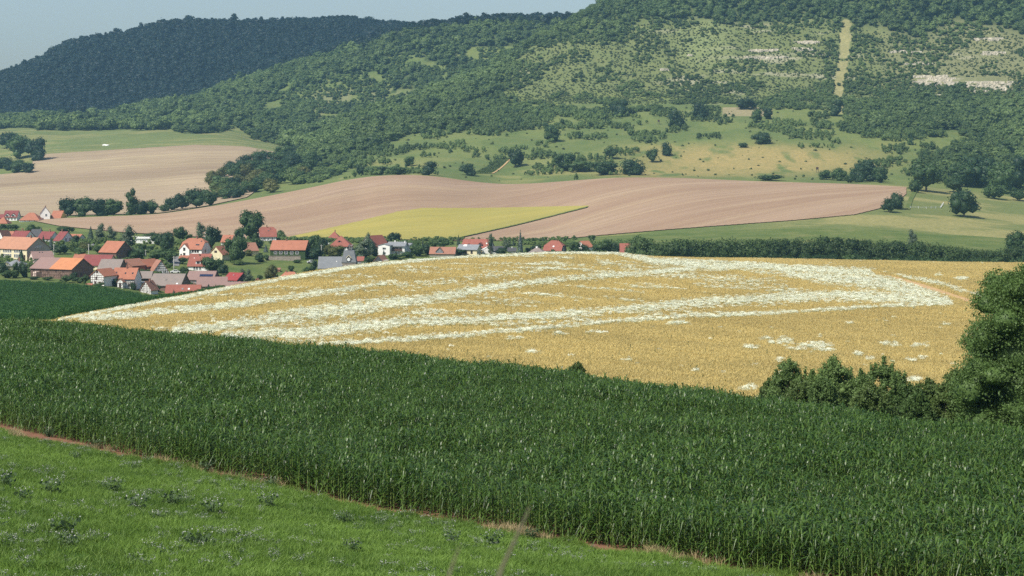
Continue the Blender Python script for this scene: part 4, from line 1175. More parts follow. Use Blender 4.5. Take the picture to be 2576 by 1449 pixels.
    def dormer(s, u, side=-1, w=2.4, h=1.5, rh=1.1, k=.28, wall='white', roof=None, pane=True, flat=False):
        z0 = s.e + (s.r - s.e) * k; y0 = s.b * (1 - k); dep = h / ((s.r - s.e) / s.b) + .6
        mb = MB(); hw = w / 2; yf = -y0; yb = -y0 + dep + (rh if not flat else 0) / ((s.r - s.e) / s.b)
        if flat: prof = [(-hw, z0 - .2), (hw, z0 - .2), (hw, z0 + h), (-hw, z0 + h)]
        else: prof = [(-hw, z0 - .2), (hw, z0 - .2), (hw, z0 + h), (0, z0 + h + rh - .1), (-hw, z0 + h)]
        n = len(prof); V = [(x, yf, z) for x, z in prof] + [(x, yb, z) for x, z in prof]
        Fc = [tuple(range(n)), tuple(range(2 * n - 1, n - 1, -1))] + [(i, n + i, n + (i + 1) % n, (i + 1) % n) for i in range(n)]
        mb.add(V, Fc)
        rz = (0 if side < 0 else math.pi) + (0 if s.axis == 'x' else math.pi / 2)
        off = Vector(s.T(u, 0, 0))
        o = mobj('dormer', mb.mesh('dormer', [M[wall]]), s.root, off, (0, 0, rz))
        if flat: top = [(-hw - .2, yf - .3, z0 + h + .2), (hw + .2, yf - .3, z0 + h + .2), (hw + .2, yb, z0 + h + .2), (-hw - .2, yb, z0 + h + .2)]; fs = [(0, 1, 2, 3)]
        else: top = [(-hw - .2, yf - .3, z0 + h - .1), (0, yf - .3, z0 + h + rh), (hw + .2, yf - .3, z0 + h - .1), (hw + .2, yb, z0 + h - .1), (0, yb, z0 + h + rh), (-hw - .2, yb, z0 + h - .1)]; fs = [(0, 1, 4, 5), (1, 2, 3, 4)]
        mobj('dormer_roof', solid_roof('dormer_roof', top, fs, .12, [roof or s.roof.data.materials[0]]), o)
        if pane:
            mobj('pane', boxmesh(('dp', w), [(-w*.32, w*.32, -.05, .04, -.5, .5)], [M['glass']], 'pane'), o, (0, yf, z0 + h * .5))

def build(name, zone, zx, zy, W, E, Rr, d, rot=0, axis='x', kind='gable', wall='white', roof='orange', ref=None, label='', cat='house', over=.45, f=.55, inset=None, Yr=None, wall2=None):
    """front-wall centre at zoom position (zx, zy); W, E, Rr measured in zoom pixels, d in metres, rot in degrees (negative shows the right-hand end)"""
    x, y = zc(zone, zx, zy)
    lo, hi = Yr or (float(Yc('F', x)) * 1.08, 1085)
    p = ground(x, y, lo, hi); s = p.y / F / 5.829
    z_true = (HY - y) / F * p.y
    a = R(rot); w = W * s / math.cos(a); e = E * s; r = Rr * s
    c = Vector((p.x - math.sin(a) * d / 2, p.y + math.cos(a) * d / 2, min(p.z, z_true) if abs(p.z - z_true) < 6 else p.z))
    H = House(name, c, a, w, d, e, r, axis, kind, wall, roof, over, f, inset, wall2)
    tag(H.root, label, cat)
    if ref: BUILT.append((x, y, ref))
    H.s = s
    return H
B = build
UP = (1130, 1195)
# --- upper left group, behind the tip of the worked field
h = B('house', 1, 150, 330, 195, 62, 150, 9, 0, 'x', 'gable', 'white', 'darkred', 'the dark red twin-gabled house', 'white house with dark red roof and two small front gables, up by the worked field', Yr=UP)
h.dormer(-1.9, w=2.6, h=.9, rh=1.2, k=.02); h.dormer(1.9, w=2.6, h=.9, rh=1.2, k=.02); h.wins('f', [-3, -1, 1, 3], [1.2], .8, 1.1)
h = B('house', 1, 430, 352, 290, 30, 128, 11, 0, 'x', 'hip', 'white', 'orange', 'the broad orange hipped roof', 'low house with a broad bright orange hipped roof beside the field tip', Yr=UP, inset=4.5)
h.wins('f', [-3, 0, 3], [.7], .8, .8)
h = B('house', 1, 20, 390, 170, 20, 105, 10, 0, 'x', 'hip', 'cream', 'orange', None, 'orange hipped roof at the left picture edge, in front of a dark red roof', Yr=(1120, 1180))
h.chimney(1, .8)
h = B('house', 1, 10, 325, 110, 45, 95, 9, 0, 'x', 'gable', 'white', 'darkred', None, 'dark red roof behind the orange one at the left picture edge', Yr=(1165, 1199)); h.wins('f', [0, 1.8], [1.2], .8, 1)
h = B('house', 1, 662, 325, 135, 100, 195, 11, 14, 'y', 'gable', 'white', 'mauve', 'the tall white gabled house by the oaks', 'tall white gabled house with grey brown roof beside the dark trees', Yr=UP)
h.win('f', .6, 3.0, 1.0, 1.3); h.win('f', -1.4, .9, .7, .9); h.chimney(2, .9, h=.7)
h = B('house', 1, 815, 305, 150, 25, 122, 9, -10, 'x', 'gable', 'yellow', 'orange', 'the orange roof by the oaks', 'yellow house with steep orange roof tucked against the dark trees', Yr=UP)
h.chimney(1, .95); h.win('f', -2, .8, .7, .9)
# --- row behind the school
h = B('house', 1, 112, 600, 120, 38, 105, 8, 0, 'x', 'gable', 'white', 'orange', None, 'small white house with orange roof behind the dark red one'); h.win('f', -1, 1, .8, .8)
h = B('house', 1, 255, 640, 235, 55, 150, 9, -22, 'x', 'gable', 'white', 'darkred', 'the dark red house behind the school', 'white gabled house with plain dark red roof rising behind the school')
h.wins('r', [-1.2, 1.2], [2.0], .8, 1.1); h.chimney(0, .95)
h = B('house', 1, -10, 640, 110, 60, 160, 9, -14, 'y', 'gable', 'white', 'brown', None, 'white gable cut by the left picture edge above the school'); h.win('f', 0, 2.5, .8, 1)
h = B('house', 1, 505, 615, 130, 55, 150, 9, 0, 'x', 'gable', 'white', 'anthracite', 'the dark grey roofed house', 'white house with dark grey roof between the dark red houses'); h.wins('f', [-1.2, 1.2], [1.0], .8, 1.1)
h = B('house', 1, 640, 655, 200, 60, 155, 9, -18, 'x', 'gable', 'white', 'darkred', 'the dark red semi-detached pair', 'near half of the dark red roofed pair, partly behind the spruces'); h.wins('f', [-2, 0, 2.2], [1.1], .9, 1.2); h.chimney(1, .93)
h = B('house', 1, 842, 690, 125, 70, 190, 9.5, -30, 'x', 'gable', 'white', 'darkred', 'the dark red house with the bright gable', 'white house with dark red roof and bright gable with two windows')
h.wins('r', [-1.4, 1.4], [2.4], .9, 1.3); h.wins('r', [-1.4, 1.4], [.6 + .4], .9, .9); h.wins('f', [-1, 1], [.9], .9, 1.1); h.chimney(-1, .93)
h = B('house', 1, 1050, 625, 215, 32, 88, 8, -12, 'x', 'gable', 'white', 'orange', 'the low orange house below the field', 'low white house with long orange roof below the worked field'); h.wins('f', [-2.5, 0, 2.5], [.7], .8, .8); h.win('r', 0, 1, .8, .8)
h = B('garage', 1, 1055, 690, 90, 45, 60, 5, 0, 'x', 'shed', 'crimson', 'darkred', None, 'small dark red shed beside the bright gabled house', 'shed'); h.door('f', 0, 1.6, 1.3)
h = B('pool_house', 1, 2165, 672, 345, 72, 80, 7, 0, 'x', 'flat', 'white', 'white', 'the long white flat-roofed building', 'long low white flat-roofed building with a row of small openings under the eaves', 'building')
h.wins('f', [-8.5, -6, -3.5, -1, 1.5, 4, 6.5, 8.8], [1.5], .5, .35)
for i in range(6): mobj('parapet_post', boxmesh(('pp',), [(-.12, .12, -.12, .12, 0, .7)], [M['white']], 'parapet_post'), h.root, (-8 + i * 3.2, -3.3, h.e + .35))
mobj('parapet_rail', boxmesh(('pr',), [(-8.4, 8.4, -.1, .1, 0, .14)], [M['white']], 'parapet_rail'), h.root, (0, -3.3, h.e + 1.03))
h = B('garden_hut', 1, 1355, 722, 70, 22, 50, 4, 0, 'x', 'hip', 'white', 'anthracite', 'the black-roofed hut', 'tiny white hut with black pyramid roof among the bushes', 'hut'); h.win('f', 0, .7, .7, .6)
# --- school
h = B('school', 1, 140, 905, 600, 165, 320, 14, -31, 'x', 'gable', 'cream', 'paleorange', 'the long cream school', 'long two-storey cream school building with weathered orange roof and shade-toned gable', 'school', wall2='beige')  # end walls get a darker render in place of the gable's shade
for z in (1.7, 4.1 - .3): h.wins('f', [h.w / 2 - 3.2 - 1.35 * i for i in range(13) if i % 5 != 4], [z], .95, 1.35)
h.wins('r', [-1.6, -.8, 0, .8, 1.6], [5.6], .45, .55, 'frame'); h.chimney(6.5, .93); h.door('f', h.w / 2 - 1.4, 1.1, 2.2)
# --- pink house, low grey house
h = B('house', 1, 640, 955, 265, 75, 165, 9, 26, 'x', 'gable', 'pink', 'mauve', 'the pink house', 'pale pink gabled house with mauve roof behind the big barn')
h.win('l', 0, 2.1, .8, 1.1); h.skylight(-1, .8, w=.5, h=.5); h.skylight(.2, .8, w=.5, h=.5)
h = B('house', 1, 200, 1050, 330, 60, 130, 9, 4, 'x', 'hip', 'cream', 'greyfelt', 'the low grey-roofed house', 'low house with grey green hipped roof hidden in trees at the left', over=.5)
h.chimney(1.5, .9); h.win('f', -4, 1, .9, .9); h.dormer(-3.2, w=3.2, h=.3, rh=1.1, k=.02, wall='cream', pane=False)
# --- big barn: mauve half and orange half
h = B('barn', 1, 750, 1185, 690, 152, 292, 13, -27, 'x', 'gable', 'brownbrick', 'mauve', 'the big two-tone barn', 'big timber and brick barn, its roof half mauve, half bright orange', 'barn', over=.5)
bw_ = h.w / 2; sl = (h.r - h.e) / h.b; x0_ = -.6
top = [(x0_, -h.b - .56, h.e - .56 * sl + .07), (bw_ + .34, -h.b - .56, h.e - .56 * sl + .07), (bw_ + .34, 0, h.r + .07), (x0_, 0, h.r + .07), (bw_ + .34, h.b + .56, h.e - .56 * sl + .07), (x0_, h.b + .56, h.e - .56 * sl + .07)]
tag(mobj('roof', solid_roof('roof', top, [(0, 1, 2, 3), (3, 2, 4, 5)], .14, [M['brightorange']]), h.root), 'newer bright orange tiled half of the roof')
h.timber('f', 22, 3, 'oldtimber', .4, .16, diag=True)
h.wins('f', [-9, -5.5, -2, 2.5, 6], [2.9], .6, .6, 'brownframe'); h.wins('f', [-8, -3, 5, 8], [1.4], .6, .6, 'brownframe'); h.door('f', -6.2, 2.6, 2.4)
mobj('plaster_patch', boxmesh(('plp',), [(-1.5, 1.5, -.04, .02, -1.0, 1.0)], [M['pink']], 'plaster_patch'), h.root, (-5.3 - 2.4, -h.d / 2, 1.7)); h.win('r', -1, 1.6, .8, .9, 'brownframe')
# --- dark red long roof
h = B('house', 1, 1380, 1055, 420, 75, 212, 10, -14, 'x', 'gable', 'cream', 'darkred', 'the long wine red roof', 'long house with wine red roof and cream wall behind the big barn')
h.wins('f', [-.5, 2.5, 4], [1.3], .9, 1.2)
h = B('house', 1, 1150, 900, 150, 20, 70, 8, 0, 'x', 'gable', 'brick', 'orange', None, 'sliver of orange roof behind the wine red roof', 'outbuilding')
# --- tall barn with orange roof
h = B('barn', 1, 1580, 915, 285, 125, 272, 11, -30, 'x', 'gable', 'brownbrick', 'orange', 'the tall orange-roofed barn', 'tall narrow barn with plain orange roof and brown brick gable', 'barn')
h.timber('f', 7, 3, 'oldtimber', .4, .15); h.win('f', 1.5, 1.4, .8, 1, 'frame'); h.win('r', 0, 4, .6, .6, 'brownframe')
# --- grey roof, brick gables
h = B('barn', 1, 1590, 1090, 320, 55, 180, 10, -8, 'x', 'gable', 'brownbrick', 'greytile', None, 'barn with mottled grey roof between the wine red roof and the brick gable', 'barn')
h = B('brick_house', 1, 1830, 1080, 235, 90, 178, 10, -27, 'y', 'gable', 'brick', 'brown', 'the red brick gable', 'red brick gabled house with brown tiled roof'); h.win('f', -1, 3.4, .6, .6, 'brownframe'); h.win('f', 1, 3.4, .6, .6, 'brownframe')
h = B('brick_shed', 1, 2078, 1082, 175, 90, 180, 8, -32, 'y', 'gable', 'brownbrick', 'orange', 'the small brick stable', 'small brown brick stable with orange roof and one dark window', 'stable'); h.win('f', 0, 1.7, .8, 1.2, 'brownframe')
h = B('half_timbered_house', 1, 2360, 1140, 235, 45, 222, 9, 22, 'y', 'gable', 'white', 'brown', 'the lattice gable', 'house with steep lattice half-timbered gable and brown roof beside the street')
h.timber('f', 9, 6, z0=.1, bw=.16); h.wins('f', [-1.2, 1.2], [1.4], .6, .7)
# --- front row
h = B('half_timbered_house', 1, 1425, 1278, 215, 140, 232, 9, -22, 'y', 'gable', 'white', 'orange', 'the white half-timbered gable', 'white half-timbered gable house at the edge of the far maize strip')
h.timber('f', 7, 6, bw=.15); h.win('f', 0, 5.0, .6, .7, 'brownframe'); h.win('f', -.4, 2.6, .6, .8, 'brownframe'); h.door('f', -.8, .8, 1.4); h.door('f', 1.2, 1.0, 1.3)
h = B('annex', 1, 1578, 1250, 105, 45, 150, 7, 0, 'x', 'gable', 'brick', 'orange', None, 'orange-roofed annex joining the two half-timbered houses', 'annex', over=.3)
h = B('half_timbered_house', 1, 1805, 1318, 340, 140, 282, 9, -6, 'x', 'gable', 'white', 'orange', 'the long half-timbered house', 'long white half-timbered house with orange roof, roof lights and a small gabled porch')
h.timber('f', 11, 4, bw=.15, z0=1.6); h.skylight(-3.4, .5, w=.6, h=.8); h.skylight(.3, .45, w=.6, h=.8); h.skylight(3.2, .45, w=.6, h=.8); h.chimney(.2, .93)
h.wins('f', [-3.8, 2.6, 3.6], [3.0], .7, .9, 'frame'); h.wins('f', [2.4, 3.5], [.9], .7, .8, 'brownframe')
p = B('porch', 1, 1760, 1322, 90, 95, 138, 2.6, -6, 'y', 'gable', 'white', 'brown', None, 'gabled white porch standing before the long half-timbered house', 'porch', over=.25); p.timber('f', 2, 2, bw=.14); p.door('f', 0, .9, 1.9)
h = B('shed', 1, 2105, 1262, 215, 95, 178, 6, 0, 'x', 'gable', 'wood', 'greytile', 'the open grey shed', 'open-fronted shed with long grey brown roof', 'shed', over=.5)
h = B('wall_shed', 1, 2060, 1330, 150, 78, 84, 3, 0, 'x', 'flat', 'cream', 'grey', None, 'low cream lean-to with flat roof under the open shed', 'shed')
h = B('barn', 1, 2415, 1372, 470, 95, 245, 14, -6, 'x', 'gable', 'brownbrick', 'greytile', 'the wide grey pink barn', 'wide barn with a big bare grey pink roof in the front row', 'barn')
h.skylight(-.2, .42, w=.7, h=.3, mat='anthracite'); h.skylight(4.8, .1, w=.7, h=.8, mat='white')
h = B('half_timbered_house', 1, 2135, 1400, 165, 60, 178, 6, -16, 'y', 'gable', 'white', 'brown', 'the small lattice gable', 'small house with lattice half-timbered gable among dark bushes')
h.timber('f', 7, 5, bw=.13, z0=.1); h.chimney(0, .9, h=.9)
h = B('porch_roof', 1, 1300, 1285, 95, 8, 22, 2, 0, 'x', 'shed', 'brick', 'orange', None, 'low orange lean-to roof beside the white half-timbered gable', 'lean-to', over=.2)
# --- zone 2
h = B('house', 2, 462, 1445, 510, 25, 160, 8, 0, 'x', 'gable', 'cream', 'red', 'the long low red roof', 'long low house with plain red roof and two roof lights at the maize edge', Yr=(700, 800), over=.3)
h.skylight(-.2, .55, w=.7, h=.75, mat='greyfelt'); h.skylight(2.3, .55, w=.7, h=.75, mat='white')
h = B('annex', 2, 712, 1455, 135, 12, 60, 5, 0, 'x', 'gable', 'cream', 'orange', None, 'small bright orange roof at the end of the long low red roof', 'annex', over=.25, Yr=(700, 800))
h = B('small_gable', 2, 505, 1462, 60, 14, 40, 3, 0, 'y', 'gable', 'red', 'orange', None, 'tiny orange gable before the long low red roof', 'porch', over=.15, Yr=(690, 760))
h = B('barn', 2, 720, 1290, 400, 95, 205, 12, -4, 'x', 'gable', 'brownbrick', 'mauve', 'the barn with solar panels', 'brown barn with pinkish roof carrying a row of dark blue solar panels', 'barn', over=.4)
h.panels(-.6, 5.0, 8, .42, h=1.7); h.wins('f', [-3.2, -1.6], [1.6], .7, .8); h.win('l', -1, 2, .7, .9); h.win('l', 1.5, 2, .7, .9)
h = B('barn', 2, 900, 1345, 430, 55, 172, 12, 8, 'x', 'gable', 'stonewall', 'mauve', 'the low mauve barn', 'low barn with a wide mauve roof below the solar panels', 'barn')
h = B('barn', 2, 1210, 1395, 510, 35, 150, 11, 5, 'x', 'gable', 'brownbrick', 'mauve', None, 'long mauve roof running down to the flowering grain edge', 'barn', Yr=(690, 800))
h = B('house', 2, 1170, 1250, 210, 52, 145, 9, -26, 'x', 'gable', 'white', 'crimson', 'the crimson-roofed house', 'small white house with glossy crimson roof and dark right gable', wall2='anthracite')
h.wins('f', [-1.6, 0, 1.6], [.9], .8, .9); h.skylight(-.2, .6, w=.5, h=.6, mat='greyfelt')
h = B('awning_shed', 2, 1262, 1272, 80, 30, 45, 3, 0, 'x', 'shed', 'pink', 'orange', None, 'little pinkish lean-to before the crimson-roofed house', 'shed', over=.2)
h = B('villa', 2, 590, 862, 330, 118, 262, 11, -14, 'x', 'halfhip', 'white', 'orange', 'the white villa', 'big white villa with half-hipped orange roof and projecting front gable', f=.6)
h.wins('f', [1.0, 2.3, 3.6], [2.6], .8, 1.2, 'brownframe'); h.skylight(2.6, .35, w=1.8, h=.8); h.skylight(3.8, .7, w=.7, h=.7); h.chimney(1.0, .93); h.win('r', -1, 2.6, .8, 1.2, 'brownframe')
g = House('gable_wing', (0, 0, 0), 0, 5.0, 6, 3.6, 6.2, 'y', 'gable', 'white', 'orange', .35); g.root.parent = h.root; g.root.location = (-h.w / 2 + 2.6, -h.d / 2 + 2.0, 0)
g.win('f', 0, 3.5, .9, 1.3, 'brownframe'); g.win('f', 0, 1.0, .9, 1.3, 'brownframe'); g.win('f', -1.6, .7, .5, .9, 'brownframe')
h = B('garage', 2, 480, 905, 135, 22, 50, 4, 0, 'x', 'shed', 'beige', 'orange', None, 'low orange-roofed shed at the foot of the white villa', 'shed', over=.25)
h = B('house', 2, 955, 912, 205, 88, 200, 9, -20, 'y', 'gable', 'cream', 'orange', 'the cream gable', 'cream gabled house with orange roof and white lower wall'); h.wins('f', [-.35, .35], [3.9], .45, .8, 'brownframe')
h = B('house', 2, 700, 1075, 315, 85, 245, 10, -5, 'x', 'gable', 'white', 'red', 'the house with the white dormer', 'house with tall orange red roof and one white dormer')
h.dormer(-.2, w=2.2, h=1.2, k=.1, flat=True); h.skylight(-2.6, .6, w=.35, h=.35, mat='white'); h.chimney(-.6, .8, h=.9); h.wins('f', [-1.8, -.6, .8], [1.2], .8, 1.3, 'frame')
h = B('house', 2, 1105, 700, 150, 60, 150, 8, -10, 'x', 'gable', 'white', 'orange', None, 'small house with orange roof showing over the trees'); h.win('f', -1.5, 1, .7, .9)
h = B('hillside_house', 2, 1725, 638, 235, 78, 205, 9, 12, 'x', 'halfhip', 'white', 'red', 'the half-timbered villa on the field edge', 'half-timbered villa with steep red roof and dark wooden gable by the big lime', 'house', wall2='wood', f=.7)
h.timber('f', 9, 2, bw=.13, z0=.1, diag=False); h.wins('f', [-2.2, 0, 2.2], [1.2], .8, 1.0); h.wins('l', [-.55, .55], [3.3], .8, 1.0); h.chimney(-.4, .95, h=1.1); h.skylight(.4, .55, w=.9, h=.5, mat='anthracite'); h.skylight(1.6, .75, w=.5, h=.5)
h = B('long_house', 2, 2010, 905, 520, 150, 272, 12, -6, 'x', 'gable', 'ivy', 'orange', 'the long orange roof', 'long building with wide orange roof and ivy-dark wall with white windows', 'house')
h.wins('f', [-6, -3.4, -.8, 2.0, 4.6], [3.2], 1.3, 1.2); h.chimney(-2, .95, h=.8)
w_ = MB(); w_.box(-8, 8, -.3, .3, -2, 1.9); w_.box(-8.1, 8.1, -.4, .4, 1.9, 2.05)
x_, y_ = zc(2, 1960, 915); p = ground(x_, y_, 800, 1085); tag(mobj('garden_wall', w_.mesh('garden_wall', [M['stonewall']]), loc=(p.x, p.y - 1.5, p.z)), 'brown stone garden wall below the long orange-roofed building', 'wall')
h = B('house', 2, 1480, 838, 190, 70, 175, 9, 30, 'x', 'gable', 'cream', 'brown', 'the cream cottage', 'cream cottage with sloping brown roof beside the round bush'); h.win('l', 0, 2, .7, .8)
h = B('house', 2, 2010, 1245, 335, 40, 150, 9, -6, 'x', 'hip', 'white', 'orange', 'the orange roof at the grain edge', 'orange hipped roof half sunk behind the flowering grain edge', inset=3, Yr=(690, 860))
h.chimney(-1.5, .95, h=.6)
h = B('shed', 2, 1555, 1255, 70, 40, 72, 4, 0, 'y', 'gable', 'orange', 'orange', None, 'tiny orange shed at the grain edge', 'shed', over=.2)
h = B('shed', 2, 1855, 1085, 85, 35, 52, 3, 0, 'x', 'shed', 'brick', 'brown', None, 'small brick hut in the grassy garden', 'hut', over=.2)
# --- zone 3
x_, y_ = zc(3, 330, 1085); pn = ground(x_, y_, 760, 1080)
h = B('church', 3, 330, 1085, 350, 60, 215, 9.5, 0, 'x', 'gable', 'stonewall', 'slate', 'the slate church', 'slate-roofed church with square clock tower and open lantern', 'church', over=.35)
s_ = h.s; cxo = h.w / 2; T0 = Vector((cxo + 3.05, -.2, 0))
hb = 3.45; ht = 2.35; z1 = 4.2; z2 = 9.6
mb = MB(); mb.box(-3.2, 3.2, -3.2, 3.2, -3, 4.2); mobj('tower_wall', mb.mesh('tower_wall', [M['stonewall']]), h.root, T0)
mb = MB(); mb.add([(-hb, -hb, z1), (hb, -hb, z1), (hb, hb, z1), (-hb, hb, z1), (-ht, -ht, z2), (ht, -ht, z2), (ht, ht, z2), (-ht, ht, z2)], [(0, 3, 2, 1), (4, 5, 6, 7), (0, 1, 5, 4), (1, 2, 6, 5), (2, 3, 7, 6), (3, 0, 4, 7)])
tr = mobj('tower_roof', mb.mesh('tower_roof', [M['slate']]), h.root, T0)
mb = MB(); mb.add([(-.85, -.85, z2 - .1), (.85, -.85, z2 - .1), (.85, .85, z2 - .1), (-.85, .85, z2 - .1), (-.7, -.7, z2 + .9), (.7, -.7, z2 + .9), (.7, .7, z2 + .9), (-.7, .7, z2 + .9)], [(4, 5, 6, 7), (0, 1, 5, 4), (1, 2, 6, 5), (2, 3, 7, 6), (3, 0, 4, 7)])
for sx_ in (-.55, .55):
    for sy_ in (-.55, .55): mb.box(sx_ - .1, sx_ + .1, sy_ - .1, sy_ + .1, z2 + .9, z2 + 1.9)
mb.add([(-.8, -.8, z2 + 1.9), (.8, -.8, z2 + 1.9), (.8, .8, z2 + 1.9), (-.8, .8, z2 + 1.9), (0, 0, z2 + 2.9)], [(0, 1, 4), (1, 2, 4), (2, 3, 4), (3, 0, 4), (3, 2, 1, 0)])
mobj('lantern', mb.mesh('lantern', [M['anthracite']]), h.root, T0)
mb = MB(); n_ = 20
mb.add([(math.cos(i / n_ * 6.283) * .72, 0, math.sin(i / n_ * 6.283) * .72) for i in range(n_)] + [(math.cos(i / n_ * 6.283) * .72, .5, math.sin(i / n_ * 6.283) * .72) for i in range(n_)], [tuple(range(n_))] + [(i, n_ + i, n_ + (i + 1) % n_, (i + 1) % n_) for i in range(n_)])
ck = mobj('clock', mb.mesh('clock', [M['clockwhite']]), h.root, T0 + Vector((0, -3.62, 5.6)))
mb = MB(); mb.bar((0, -.03, 0), (.18, -.03, .5), .09, .05); mb.bar((0, -.03, 0), (.3, -.03, -.12), .1, .05); mobj('clock_hand', mb.mesh('clock_hand', [M['anthracite']]), ck)
mb = MB(); mb.add([(-.95, -3.5, 4.7), (.95, -3.5, 4.7), (.95, -3.5, 6.5), (0, -3.5, 7.4), (-.95, -3.5, 6.5), (-.95, -2.0, 4.7), (.95, -2.0, 4.7), (.95, -2.0, 6.5), (0, -2.0, 7.4), (-.95, -2.0, 6.5)], [(0, 1, 2, 3, 4), (0, 5, 6, 1), (1, 6, 7, 2), (2, 7, 8, 3), (3, 8, 9, 4), (4, 9, 5, 0)])
mobj('clock_gable', mb.mesh('clock_gable', [M['anthracite']]), h.root, T0)
mb = MB(); mb.bar((-1.2, -3.6, 6.25), (0, -3.6, 7.55), .2, .2); mb.bar((1.2, -3.6, 6.25), (0, -3.6, 7.55), .2, .2); mobj('gable_board', mb.mesh('gable_board', [M['cream']]), h.root, T0)
h.win('f', cxo - .6, -.2, .5, .9)
h.skylight(2.8, .55, w=.35, h=.35, mat='white')
h = B('annex', 3, 770, 985, 100, 62, 112, 5, 0, 'x', 'shed', 'grey', 'red', None, 'little red-roofed annex against the church tower', 'annex', over=.3)
h = B('manor_house', 3, 480, 775, 325, 72, 212, 11, 0, 'x', 'hip', 'white', 'red', 'the red pyramid roof', 'big white house with red pyramid roof behind the church', 'house', inset=5.6)
h.wins('f', [-3.8, .5, 2.4, 4.0], [1.3], 1.1, 1.0); h.dormer(-.5, w=1.6, h=.35, rh=.5, k=.35, wall='white')
h = B('annex', 3, 262, 775, 80, 92, 96, 5, 0, 'x', 'flat', 'white', 'white', None, 'flat-roofed white wing with terrace beside the red pyramid roof', 'annex')
h = B('house', 3, 385, 640, 170, 55, 140, 8, 0, 'x', 'hip', 'beige', 'red', None, 'smaller red hipped roof with chimney behind the red pyramid roof', inset=3.5, Yr=(960, 1085)); h.chimney(.5, .85)
h = B('house', 3, 870, 780, 230, 70, 222, 13, -32, 'y', 'gable', 'white', 'red', 'the white gable behind the birch', 'white gabled house with steep red roof mostly behind birches')
h.wins('f', [-.6, .8], [4.0], .7, 1.0); h.win('f', -1.5, 1.5, .9, 1.1)
h = B('modern_house', 3, 1120, 842, 175, 145, 168, 8, -10, 'y', 'gable', 'white', 'greyfelt', 'the white modern house', 'front wing of the white modern house with shallow grey roof', 'house', over=.4)
h.win('f', .2, 3.3, 1.6, .9); h.win('f', .2, 1.0, 1.4, .9)
h = B('modern_house', 3, 1300, 838, 250, 135, 185, 10, -6, 'x', 'gable', 'white', 'greyfelt', None, 'middle wing of the white modern house with glazed brown balcony', 'house', over=.7)
h.wins('f', [-2.4, -.9, .6, 2.2], [3.0], 1.2, 1.2, 'brownframe'); h.wins('f', [.2, 1.4], [.8], .9, .9); h.chimney(-1.3, .95, h=.7, mat='white'); h.chimney(3.8, .8, h=.7, mat='white')
mobj('balcony', boxmesh(('balc',), [(-3.4, 3.4, -.9, 0, -.12, 0), (-3.4, 3.4, -.9, -.82, 0, .95)], [M['timber']], 'balcony'), h.root, (-.2, -h.d / 2, 2.0))
h = B('modern_house', 3, 1455, 815, 110, 125, 145, 8, -10, 'x', 'gable', 'white', 'greyfelt', None, 'rear wing of the white modern house beside a columnar conifer', 'house', over=.4); h.win('f', 0, 2.7, .9, 1.1)
h = B('shed', 3, 1040, 945, 175, 25, 125, 7, -18, 'y', 'gable', 'anthracite', 'brown', 'the brown shed roof', 'steep brown tiled shed roof behind the flowering crest', 'shed', over=.3, Yr=(700, 900))
h = B('garage', 3, 1150, 920, 60, 50, 55, 4, 0, 'x', 'flat', 'pink', 'beige', None, 'small pale flat-roofed garage beside the brown shed roof', 'garage', Yr=(700, 900))
h = B('long_house', 3, 1975, 870, 370, 55, 142, 9, -4, 'x', 'gable', 'beige', 'brown', 'the low tiled farmhouse', 'low tiled farmhouse with grey boarded dormer gable behind the crest', 'house')
h.dormer(-1.4, w=3.6, h=.9, rh=2.0, k=.02, wall='greyfelt', pane=False)
h = B('house', 3, 2340, 840, 290, 85, 148, 9, -14, 'x', 'gable', 'cream', 'greyfelt', 'the cream house with the solar collector', 'cream house with flat grey roof and white solar collector', over=.5)
h.wins('f', [-.6, 2.4], [1.5], .9, 1.6, 'brownframe'); h.wins('r', [-1, 1], [1.5], .7, 1.5); h.skylight(-1.8, .75, w=1.7, h=1.6, mat='white')
h = B('house', 4, 150, 560, 400, 65, 178, 11, -16, 'x', 'gable', 'white', 'red', 'the long red roof with dormers', 'house with long red roof and two small timbered dormers, beside a satellite dish')
h.dormer(-3.4, w=2.2, h=.5, rh=.9, k=.1, wall='timber'); h.dormer(2.8, w=2.2, h=1.0, rh=1.0, k=.1, wall='timber'); h.win('r', 0, 3.5, .8, 1)
mb = MB(); mb.add([(math.cos(i / 12 * 6.283) * .45, .1, math.sin(i / 12 * 6.283) * .45) for i in range(12)] + [(0, .28, 0)], [(i, (i + 1) % 12, 12) for i in range(12)]); mb.bar((0, .1, 0), (0, .3, -1.2), .08)
mobj('satellite_dish', mb.mesh('satellite_dish', [M['white']]), h.root, (h.w / 2 - .8, -h.d / 2 - .2, h.e + 2.1))
h = B('carport', 4, 225, 585, 70, 50, 54, 4, 0, 'x', 'flat', 'yellow', 'white', None, 'small yellow porch before the long red roof', 'porch')
h = B('garage', 4, 330, 590, 130, 60, 95, 6, 0, 'y', 'gable', 'white', 'white', None, 'white low gabled garage between the red roof and the birch', 'garage', over=.2)
h = B('house', 4, 480, 590, 170, 50, 105, 7, 0, 'x', 'gable', 'white', 'anthracite', None, 'low white house with dark roof beside the birch'); h.wins('f', [-1.5, .5], [1.2], .8, .9)
h = B('house', 4, 700, 590, 120, 40, 85, 7, 0, 'x', 'gable', 'white', 'anthracite', None, 'small dark roof just before the big blue spruce'); h.chimney(0, .9, h=.4, mat='white')
h = B('house', 4, 1050, 610, 230, 40, 105, 8, -10, 'x', 'hip', 'grey', 'greytile', 'the grey hipped roof', 'low grey hipped roof with white chimney on the crest line', inset=3.4)
h.chimney(-.2, .98, h=.5, w=.9, mat='white')
h = B('house', 4, 1290, 590, 260, 55, 188, 10, -16, 'x', 'halfhip', 'anthracite', 'red', 'the red half-hipped roof', 'house with big red half-hipped roof and one white roof light', f=.45)
